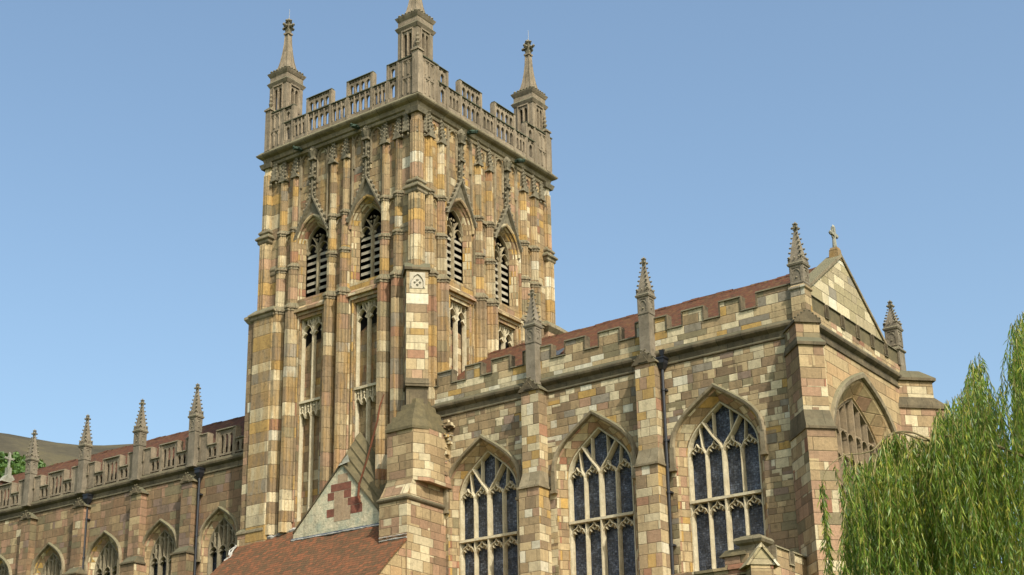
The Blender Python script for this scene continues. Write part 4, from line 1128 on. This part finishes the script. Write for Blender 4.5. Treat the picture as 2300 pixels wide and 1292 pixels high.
# ------------------------------------------------------------------ south transept chapel: tiled lean-to and the stone gable on the tower
mb = MB(); sl = .96; ytop = 43.3; ybot = 39.35
zr = lambda y: 14.9+sl*(y-42.4)
G = []; nx, ny = 44, 26; x0, x1 = -43.55, -33.84
for i in range(nx+1):
    r = []
    for j in range(ny+1):
        x = x0+(x1-x0)*i/nx; y = ybot+(ytop-ybot)*j/ny
        r.append((x, y, zr(y)+.022*math.sin(x*2.3+y)+.018*math.sin(x*5.1-y*3)-.05*math.exp(-((x+38)/3)**2-((y-41)/1.5)**2)))
    G.append(r)
ids = [[mb.V(p[0], -p[1], p[2]) for p in r] for r in G]; lo = [[mb.V(p[0], -p[1], p[2]-.09) for p in r] for r in G]
for i in range(nx):
    for j in range(ny):
        if G[i][j][1] > 41.15 and G[i][j][0] > -35.2: continue
        mb.F(ids[i][j], ids[i+1][j], ids[i+1][j+1], ids[i][j+1])
for i in range(nx): mb.F(ids[i][0], lo[i][0], lo[i+1][0], ids[i+1][0])
for j in range(ny):
    mb.F(ids[0][j], ids[0][j+1], lo[0][j+1], lo[0][j])
    if G[nx][j+1][1] < 41.2: mb.F(ids[nx][j], lo[nx][j], lo[nx][j+1], ids[nx][j+1])
rf = obj('lean_to_roof', mb, 'tilelow', church, label='mottled orange tiled lean-to roof at the foot of the tower')
mo = MB(); rs = random.Random(5)
def fillet(pts, r, n=1, jit=.02):
    P = []
    for (a, b) in zip(pts, pts[1:]):
        k = max(2, int(math.dist(a, b)/.12))
        for i in range(k): t = i/k; P.append(tuple(a[q]+(b[q]-a[q])*t+rs.uniform(-jit, jit) for q in range(3)))
    P.append(pts[-1]); mo.tube(P, [r*rs.uniform(.6, 1.3) for _ in P], 5)
def F2(x, y, dz=.02): return (x, -y, zr(y)+dz)
fillet([F2(-43.45, 42.5), F2(-42.6, 42.62), F2(-42.2, 42.55), F2(-41.7, 42.6), F2(-41.2, 42.72), F2(-40.6, 42.85), F2(-40.0, 43.0)], .06)
fillet([(-43.6, -42.45, 14.95), (-43.45, -42.3, 14.9), (-43.5, -42.1, 14.62), (-43.38, -41.95, 14.4), (-43.55, -41.8, 14.25)], .05)
fillet([(-43.62, -42.4, 14.9), (-43.7, -42.2, 14.75), (-43.55, -42.0, 14.5)], .04)
fillet([F2(-40.3, 42.12), F2(-35.2, 42.12)], .03, jit=.008)
fillet([F2(-35.1, 41.17), F2(-33.84, 41.17)], .03, jit=.006)
fillet([F2(-35.1, 41.17, .14), F2(-33.84, 41.17, .14)], .02, jit=.006)
obj('mortar_fillet', mo, 'mortar', rf)
ld = MB(); ld.poly([(-40.35, -42.1, zr(42.1)+.03), (-35.15, -42.1, zr(42.1)+.03), (-35.15, -42.22, zr(42.1)+.16), (-40.35, -42.22, zr(42.1)+.16)]); obj('lead_flashing', ld, 'lead', rf)
ev = MB(); ev.box(-43.6, -33.8, -39.45, -39.3, zr(39.35)-.2, zr(39.35)-.07); ev.tube([(-43.6, -39.2, zr(39.35)-.1), (-33.9, -39.2, zr(39.35)-.1)], .07, 8)
obj('gutter', ev, 'iron', rf)
wl = MB(); wl.poly([(-33.9, -43.2, 2), (-33.9, -39.5, 2), (-33.9, -39.5, zr(39.5)-.06), (-33.9, -43.2, zr(43.2)-.06)]); wl.poly([(-43.45, -39.5, 2), (-33.9, -39.5, 2), (-33.9, -39.5, zr(39.5)-.1), (-43.45, -39.5, zr(39.5)-.1)]); wl.poly([(-43.45, -43.2, 2), (-43.45, -39.5, 2), (-43.45, -39.5, zr(39.5)-.06), (-43.45, -43.2, zr(43.2)-.06)])
obj('chapel_wall', wl, 'east', church)
# gable patch
gy = 42.2; A_ = (-40.28, gy, 14.95); B_ = (-35.75, gy, 14.95); Cc = (-37.85, gy, 17.32); D_ = (-37.62, 42.95, 18.7); E_ = (-35.5, 42.95, 16.0)
mb = MB(); f = lambda p: (p[0], -p[1], p[2])
mb.poly([f(A_), f(B_), f(Cc)]); mb.poly([f((A_[0], gy, 14.6)), f((B_[0], gy, 14.6)), f(B_), f(A_)])
def patchmat():
    s = NT('limewashed_gable_stone'); pos, u, z, nz, g = s.uvw()
    row = s.M('FLOOR', s.M('DIVIDE', z, .33)); uu = s.M('ADD', s.M('DIVIDE', u, .5), s.M('MULTIPLY', s.M('MODULO', row, 2), .5)); cl = s.M('FLOOR', uu)
    cv = s.n('ShaderNodeCombineXYZ'); s.L(s.M('ADD', cl, .5), cv.inputs[0]); s.L(s.M('ADD', row, .5), cv.inputs[1])
    w2 = s.n('ShaderNodeTexWhiteNoise', noise_dimensions='2D'); s.L(cv.outputs[0], w2.inputs['Vector'])
    base = s.ramp(s.noise(pos, 2.4, 6, .7), [(.35, lin((212, 196, 162))), (.5, lin((194, 184, 152))), (.65, lin((164, 166, 142)))])
    col = base
    fv = s.M('FRACT', s.M('DIVIDE', z, .33)); fu = s.M('FRACT', uu)
    e = s.M('MAXIMUM', s.M('LESS_THAN', fv, .05), s.M('LESS_THAN', fu, .035))
    col = s.mix(s.M('MULTIPLY', e, .35), col, lin((120, 112, 92)))
    col, c, ff = stone_finish(s, pos, col, .4, .3)
    s.L(col, s.b.inputs['Base Color']); s.b.inputs['Roughness'].default_value = .95; s.bump(c, .03); return s.m
M['patch'] = patchmat()
gp = obj('stone_gable', mb, 'patch', church, label='small limewashed triangular gable with red stones standing on the lean-to roof')
sl_ = MB()
def lerp(a, b, t): return tuple(a[i]+(b[i]-a[i])*t for i in range(3))
for k in range(4):        # overlapping stone courses stepping back to the tower
    t0_, t1_ = k/4, (k+1)/4
    a0, b0_ = lerp(Cc, D_, t0_), lerp(B_, E_, t0_); a1, b1_ = lerp(Cc, D_, t1_), lerp(B_, E_, t1_)
    up = .05
    P1 = [(a0[0], a0[1]-.05, a0[2]+up), (b0_[0]+.02, b0_[1]-.05, b0_[2]+up), (b1_[0], b1_[1], b1_[2]), (a1[0], a1[1], a1[2])]
    sl_.poly([f(p) for p in P1]); sl_.poly([f(P1[0]), f(P1[1]), f((P1[1][0], P1[1][1], P1[1][2]-.09)), f((P1[0][0], P1[0][1], P1[0][2]-.09))])
sl_.poly([f(A_), f(Cc), f(D_)]); sl_.poly([f(A_), f(D_), f((-40.3, 42.95, 15.5))])
sl_.poly([f(B_), f(E_), f((-35.5, 42.95, 14.6)), f((B_[0], gy, 14.6))])
obj('roof_slabs', sl_, 'slab', gp)
RS = plain('dull_red_stone', (142, 88, 70), (112, 72, 58), .35, .3); BS = plain('pinkish_buff_stone', (180, 154, 124), (160, 134, 104), .35, .3)
for nm_, x0_, x1_, z0_, z1_ in (('red_stone', -38.38, -37.37, 16.26, 16.56), ('red_stone', -38.54, -38.22, 15.94, 16.25), ('red_stone', -37.72, -37.37, 15.94, 16.26), ('red_stone', -37.52, -36.9, 15.62, 15.93), ('red_stone', -38.57, -38.2, 15.3, 15.62), ('red_stone', -37.38, -36.8, 15.29, 15.62),
        ('buff_stone', -38.2, -37.73, 15.1, 16.25), ('buff_stone', -37.72, -37.53, 15.1, 15.93), ('buff_stone', -37.53, -37.39, 15.1, 15.61), ('buff_stone', -38.05, -37.55, 16.57, 16.9)):
    mbx = MB(); mbx.box(x0_, x1_, -gy-.02, -gy+.006, z0_+.006, z1_-.006); obj(nm_, mbx, RS if nm_ == 'red_stone' else BS, gp)
cpn = MB()
for a, b in ((A_, Cc), (B_, Cc)): cpn.tube([(a[0], -a[1]+.02, a[2]), (b[0], -b[1]+.02, b[2]+.02)], .035, 5)
obj('edge', cpn, 'trimdark', gp)
wp = MB(); wp.poly([f((-37.98, 42.1, 17.2)), f((-37.42, 42.14, 17.3)), f((-37.66, 42.3, 17.66))]); wp.poly([f((-37.98, 42.1, 17.2)), f((-37.66, 42.3, 17.66)), f((-38.0, 42.3, 17.2))]); obj('capping', wp, 'white', gp)
rp = MB(); rp.tube([(-36.02, -42.45, 19.75), (-36.1, -42.32, 19.3), (-36.16, -42.25, 18.7), (-36.55, -42.2, 17.4), (-36.95, -42.12, 16.2)], [.02, .028, .036, .036, .036], 8)
rp.tube([(-36.9, -42.12, 16.4), (-36.93, -42.1, 15.85), (-36.8, -42.1, 15.6)], .045, 6)
obj('rusty_pipe', rp, 'rust', church, label='rusty iron pipe slanting down in front of the tower')

# ------------------------------------------------------------------ chancel aisle parapet in the foreground
AX, AY = -19.8, 39.9
aw = MB(); aw.box(-34, AX, -WY-.1, -AY, 2, 10.55)
aisle = obj('aisle_wall', aw, 'turret', church, label='low aisle wall in front of the chancel')
S0 = [(40.95, 41.75), (42.1, 42.95)]
b1 = battlement('battlement', 'turret', [(a-41.6, b-41.6) for a, b in S0], -1.4, 1.75, 10.55, 11.1, 11.5, (AX, 41.6, 0), PI/2, 'trim', thick=.26); b1['label'] = 'low battlements of the aisle below the large windows'
mb = MB(); mb.box(-34, AX-.35, -AY-.3, -AY, 10.5, 10.72); mb.box(-34, AX-.3, -AY-.34, -AY+.06, 10.72, 10.8)
mb.box(AX-1.1, AX-.35, -AY-.45, -AY+.02, 10.78, 11.12); mb.cur = 1; mb.prism([(AX-1.25, -AY-.5), (AX-1.25, -AY+.08), (AX-.4, -AY+.08), (AX-.4, -AY-.5)], 11.1, 11.3, [(AX-1.1, -AY-.4), (AX-1.1, -AY-.05), (AX-.5, -AY-.05), (AX-.5, -AY-.4)])
obj('parapet_wall', mb, ['turret', 'slab'], church)
mb = MB(); mb.box(AX-.62, AX+.02, -AY-.55, -AY-.02, 10.9, 11.42); o = obj('parapet_block', mb, 'trim', church, label='square stone block with a moulded cap on the aisle parapet')
mb = MB(); mb.plan([(AX-.62, -AY-.55), (AX+.02, -AY-.55), (AX+.02, -AY-.02), (AX-.62, -AY-.02)], [(0, 11.36), (.1, 11.42), (.14, 11.5), (.12, 11.54), (.1, 11.58), (-.1, 11.66)]); mb.box(AX-.6, AX, -AY-.5, -AY-.05, 11.6, 11.65); obj('cap', mb, 'trim', o)
mb = MB(); c = MB(); mb.box(-.33, .33, -.6, .32, 2, 10.72); c.uz([(-.42, 10.72), (.42, 10.72), (.36, 10.8), (0, 11.22), (-.36, 10.8)], -.5, .36)
c.uz([(-.5, 10.68), (-.42, 10.68), (0, 11.22), (.42, 10.68), (.5, 10.68), (0, 11.34)], -.5, .42)
o = obj('diagonal_buttress', mb, 'turret', church, (AX-.12, AY+.12, 0), PI/4, 'small gabled buttress on the corner of the aisle'); obj('cap', c, 'gable', o, (AX-.12, AY+.12, 0), PI/4)

# ------------------------------------------------------------------ ground and hill
def grassy(name, a, b, c3, sc):
    s = NT(name); pos = s.n('ShaderNodeNewGeometry').outputs['Position']
    n = s.noise(pos, sc, 8, .65); n2 = s.noise(pos, sc*9, 5, .7)
    f = s.M('ADD', s.M('MULTIPLY', n, .7), s.M('MULTIPLY', n2, .3))
    s.L(s.ramp(f, [(.38, lin(a)), (.52, lin(b)), (.66, lin(c3))]), s.b.inputs['Base Color']); s.b.inputs['Roughness'].default_value = 1; s.b.inputs['Specular IOR Level'].default_value = .05
    s.bump(n2, .3); return s.m
M['lawn'] = grassy('lawn', (70, 84, 40), (86, 98, 48), (104, 108, 60), .8)
M['heath'] = grassy('hill_heath', (64, 60, 50), (78, 72, 58), (92, 84, 62), .03)
mb = MB(); mb.poly([(-3000, -3000, 0), (3000, -3000, 0), (3000, 3000, 0), (-3000, 3000, 0)])
o = obj('ground', mb, 'lawn'); o['kind'] = 'structure'; o['label'] = 'grass around the church'; 
def hillz(az, r):
    a = math.degrees(az); top = .2862+.0025*math.sin((a+57)*.9)
    if a > -46: top *= max(.0, 1-(a+46)/45)
    if a < -62: top *= max(.25, 1+(a+62)/90)
    t = min(1, max(0, (r-130)/520)); g_ = t*t*(3-2*t)
    T = top*g_**.6
    if r > 650: return top*650-(r-650)*.12+top*.0
    return r*T+1.2*math.sin(az*90+r*.02)*g_*(1-g_)*4
mb = MB(); na, nr = 150, 70; ids = []
for i in range(na+1):
    az = math.radians(-115+130*i/na); row = []
    for j in range(nr+1):
        r = 130+870*j/nr; zz = hillz(az, r)
        row.append(mb.V(r*math.sin(az), -r*math.cos(az), zz if j else -1))
    ids.append(row)
for i in range(na):
    for j in range(nr): mb.F(ids[i][j], ids[i+1][j], ids[i+1][j+1], ids[i][j+1])
o = obj('hill', mb, 'heath', smooth=True); o['kind'] = 'structure'; o['label'] = 'bare brown hill behind the nave'
def leafmat(name, cols, trans=.35, rough=.55):
    s = NT(name); g = s.n('ShaderNodeNewGeometry')
    n = s.noise(g.outputs['Position'], .9, 3)
    f = s.M('ADD', s.M('MULTIPLY', g.outputs['Random Per Island'], .7), s.M('MULTIPLY', n, .3))
    col = s.ramp(f, [(.1+.8*i/(len(cols)-1), lin(c)) for i, c in enumerate(cols)])
    s.L(col, s.b.inputs['Base Color']); s.b.inputs['Roughness'].default_value = rough; s.b.inputs['Specular IOR Level'].default_value = .35
    tr = s.n('ShaderNodeBsdfTranslucent'); s.L(s.mix(.5, col, lin((150, 170, 40))), tr.inputs[0])
    mx = s.n('ShaderNodeMixShader'); mx.inputs[0].default_value = trans; s.L(s.b.outputs[0], mx.inputs[1]); s.L(tr.outputs[0], mx.inputs[2]); s.L(mx.outputs[0], s.out.inputs[0])
    return s.m
M['wood'] = leafmat('woodland_leaves', [(54, 74, 38), (70, 94, 44), (86, 112, 52), (76, 94, 48)], .2)
M['willow'] = leafmat('willow_leaves', [(44, 66, 20), (72, 100, 30), (100, 126, 40), (126, 146, 56), (170, 160, 58)], .4, .42)
# woodland on the hill's flank
mb = MB(); rs = random.Random(9)
for _ in range(900):
    a = math.radians(rs.uniform(-60, -51.2)); am = math.degrees(a)
    edge = .2715-.0045*max(0, am+54.8)/1.6-.004*rs.random()
    T = edge-rs.random()**1.5*.05
    lo_, hi_ = 131, 649
    for _k in range(30):
        mid = (lo_+hi_)/2
        if hillz(a, mid)/mid < T: lo_ = mid
        else: hi_ = mid
    r = lo_; x, y, z = r*math.sin(a), r*math.cos(a), hillz(a, r)
    R0 = rs.uniform(1.6, 3.2)
    for k in range(46):
        v = Vector((rs.gauss(0, 1), rs.gauss(0, 1), rs.gauss(0, 1))).normalized()*R0*rs.uniform(.6, 1)
        v.z = abs(v.z)*.8 if rs.random() < .8 else v.z*.5
        c_ = Vector((x, y, z+R0*.6))+v; s_ = rs.uniform(.4, .8); q = Vector((rs.gauss(0, 1), rs.gauss(0, 1), rs.gauss(0, 1))).normalized(); p_ = q.cross(Vector((0, 0, 1)) if abs(q.z) < .9 else Vector((1, 0, 0))).normalized(); t_ = q.cross(p_)
        idx = []
        for (aa, bb) in ((-1, -.6), (.7, -1), (1, .7), (-.5, 1)):
            w_ = c_+p_*aa*s_+t_*bb*s_; mb.v.append(tuple(w_)); idx.append(len(mb.v)-1)
        mb.F(*idx)
o = obj('woodland', mb, 'wood'); o['kind'] = 'stuff'; o['label'] = 'green woodland on the lower slope of the hill'; o['category'] = 'woodland'

# ------------------------------------------------------------------ weeping willow, right foreground
def ray(px, py, d):
    v = R_*(px-PCX)-U_*(py-PCY)+F_*FPX
    return CAM+v*(d/math.hypot(v.x, v.y))
env = [(1880, 1105), (1890, 1060), (1915, 1040), (1965, 1022), (1985, 990), (2040, 985), (2085, 985), (2096, 935), (2120, 900), (2150, 888), (2172, 850), (2186, 798), (2202, 786), (2214, 830), (2230, 880), (2250, 850), (2262, 765), (2275, 720), (2300, 695), (2360, 600), (2450, 480), (2600, 330), (2800, 250), (3050, 380), (3250, 700)]
ex = [e[0] for e in env]; ey = [e[1] for e in env]
base = ray(2720, 1290, 15.5); tb = Vector((base.x, base.y, 0))
will = bpy.data.objects.new('willow_tree', None); C.objects.link(will); will.location = tb; WL['willow_tree'] = Matrix.Translation(tb)
will['label'] = 'weeping willow with hanging strands of narrow green leaves in front of the east wall'; will['category'] = 'tree'
def barkmat():
    s = NT('willow_bark'); pos = s.n('ShaderNodeNewGeometry').outputs['Position']
    v = s.n('ShaderNodeVectorMath', operation='MULTIPLY'); s.L(pos, v.inputs[0]); v.inputs[1].default_value = (9, 9, 2)
    n = s.noise(v.outputs[0], 2, 6, .7); s.L(s.ramp(n, [(.35, lin((66, 56, 42))), (.65, lin((112, 98, 76)))]), s.b.inputs['Base Color']); s.b.inputs['Roughness'].default_value = .95; s.bump(n, .05); return s.m
M['bark'] = barkmat()
def twigmat():
    s = NT('willow_twig'); s.b.inputs['Base Color'].default_value = lin((140, 130, 66)); s.b.inputs['Roughness'].default_value = .6; return s.m
M['twig'] = twigmat()
W = lambda p: (p.x, -p.y, p.z)
def bez(P, n=14):
    L = []
    for i in range(n+1):
        t = i/n; c = [(1-t)**3, 3*t*(1-t)**2, 3*t*t*(1-t), t**3]; L.append(sum((P[k]*c[k] for k in range(4)), Vector((0, 0, 0))))
    return L
top = tb+Vector((.1, .2, 3.2))
mb = MB(); mb.tube([W(tb+Vector((0, 0, -.2))), W(tb+Vector((.02, 0, .5))), W(tb+Vector((.05, .08, 1.8))), W(top)], [.52, .4, .34, .3], 14)
obj('trunk', mb, 'bark', will)
lm = MB(); limbs = []
rs = random.Random(21)
for (px, py, d) in ((2250, 1020, 13.8), (2330, 900, 14.6), (2420, 640, 15.6), (2600, 420, 15.4), (2800, 330, 16), (3000, 500, 15.5), (3150, 800, 14.5), (2500, 700, 18), (2750, 500, 19), (2400, 900, 17.5), (2950, 700, 18)):
    e = ray(px, py, d); P = bez([top+Vector((0, 0, -.6)), top+(e-top)*.15+Vector((0, 0, 1.0)), top+(e-top)*.65+Vector((0, 0, 1.2)), e])
    lm.tube([W(p) for p in P], [.14*(1-i/len(P))**2+.008 for i in range(len(P))], 8); limbs.append(P)
def curve_px(L, rr):
    P = [ray(*q) for q in L]; Q = []
    for i in range(len(P)-1):
        p0, p1, p2, p3 = P[max(i-1, 0)], P[i], P[i+1], P[min(i+2, len(P)-1)]
        for k in range(5):
            t = k/5; Q.append(.5*((2*p1)+(p2-p0)*t+(2*p0-5*p1+4*p2-p3)*t*t+(3*p1-p0-3*p2+p3)*t**3))
    Q.append(P[-1]); lm.tube([W(p) for p in Q], [rr*(1-.75*i/len(Q)) for i in range(len(Q))], 7); return Q
b1 = curve_px([(2330, 1040, 13.9), (2260, 1010, 13.7), (2200, 990, 13.6), (2160, 982, 13.6), (2120, 980, 13.6), (2092, 990, 13.6), (2060, 984, 13.6), (2030, 974, 13.6), (2005, 975, 13.5), (1985, 990, 13.5), (1972, 1012, 13.5), (1965, 1050, 13.4), (1960, 1110, 13.4)], .015)
b2 = curve_px([(2092, 990, 13.6), (2050, 972, 13.5), (2012, 971, 13.5), (1985, 985, 13.5), (1962, 1010, 13.4), (1935, 1019, 13.4), (1900, 1022, 13.4), (1872, 1038, 13.3), (1853, 1062, 13.3), (1845, 1100, 13.3)], .009)
obj('limb', lm, 'bark' if 0 else plain('willow_limb', (150, 138, 98), (110, 98, 70), .2, .2), will)
# strands
lv = []; lf = []; sm = MB()
def strand(p, L, dens=1.0, sway=.05, stem=True):
    n = max(6, int(L/.06)); a = rng.uniform(0, 2*PI); dx, dy = math.cos(a)*sway, math.sin(a)*sway
    pts = []
    out = rng.uniform(0, .07)
    ph = rng.uniform(0, 6)
    for i in range(n+1):
        t = i/n; s_ = L*t
        pts.append(Vector((p.x+dx*t+out*math.cos(a)*min(1, t*4)+.014*math.sin(s_*5+ph), p.y+dy*t+out*math.sin(a)*min(1, t*4)+.014*math.cos(s_*4+ph), p.z-s_*.985+.05*math.sin(min(1, t*5)*PI)*out*5)))
    if stem: sm.tube([W(q) for q in pts[::2]+[pts[-1]]], [.0035*(1-.6*i/(len(pts)//2+1)) for i in range(len(pts[::2])+1)], 3)
    k = int(L/.0165*dens)
    for j in range(k):
        t = (j+rng.uniform(0, 1))/k; i = min(n-1, int(t*n)); q = pts[i].lerp(pts[i+1], t*n-i)
        b = rng.uniform(0, 2*PI); down = rng.uniform(.8, 3.2)
        d = Vector((math.cos(b), math.sin(b), -down)).normalized(); l = rng.uniform(.05, .1); wd = rng.uniform(.0045, .007)
        sd_ = d.cross(Vector((rng.normal(), rng.normal(), rng.normal()))).normalized()*wd
        mid = q+d*l*.45; dr = Vector((0, 0, -.012*rng.random()))
        n0_ = len(lv); lv.extend([tuple(q), tuple(mid+sd_), tuple(q+d*l+dr*2), tuple(mid-sd_)])
        lf.append((n0_, n0_+1, n0_+2, n0_+3))
for b_, pr_ in ((b1, .8), (b2, .25)):
    for q in (b_ if b_ is b1 else b_[8:]):
        for _ in range(2):
            if rng.random() < pr_: strand(q+Vector((rng.normal()*.02, rng.normal()*.03, 0)), rng.uniform(.6, 1.9), .9)
for px, py, L in ((1847, 1092, .9), (1850, 1100, .75), (1841, 1120, .7), (1893, 1210, .8), (1897, 1190, .6)): strand(ray(px, py, 13.3), L, 1.1, .02)
cnt = 0
while cnt < 2100:
    px = 1898+rng.uniform(0, 1)**1.1*1350
    d = rng.uniform(12.8, 19.0) if px > 2080 else rng.uniform(12.8, 16.5)
    te = float(np.interp(px, ex, ey)); low = 1420
    vis = px < 2320
    f = rng.uniform(0, 1)
    py = te+(low-te)*(f**1.5)
    if 2225 < px < 2268 and py < 930 and rng.random() < .6: continue
    if not vis and rng.random() < .45: continue
    p = ray(px, py, d)
    # sparse edge: gaps where the sky and wall show through
    if px < 1960 and rng.random() < .25: continue
    L = rng.uniform(.5, 1.5) if px < 2100 else rng.uniform(.5, 1.9)
    strand(p, min(L, p.z-.4), 1.0 if vis else .6, .08, stem=vis or rng.random() < .4); cnt += 1
for _ in range(330):      # fuller boughs over the arching limb
    px = rng.uniform(2078, 2320); te = float(np.interp(px, ex, ey)); d = rng.uniform(13, 16)
    if 2228 < px < 2266 and rng.random() < .7: continue
    strand(ray(px, te+rng.uniform(0, 230), d), rng.uniform(.4, 1.1), 1.1, .06)
me = bpy.data.meshes.new('crown'); me.from_pydata(lv, [], lf); me.materials.append(M['willow']); me.update()
o = bpy.data.objects.new('crown', me); C.objects.link(o); place(o, will, (0, 0, 0), 0)
obj('twigs', sm, 'twig', will)
print('leaves', len(lf), 'objects', len(C.objects))
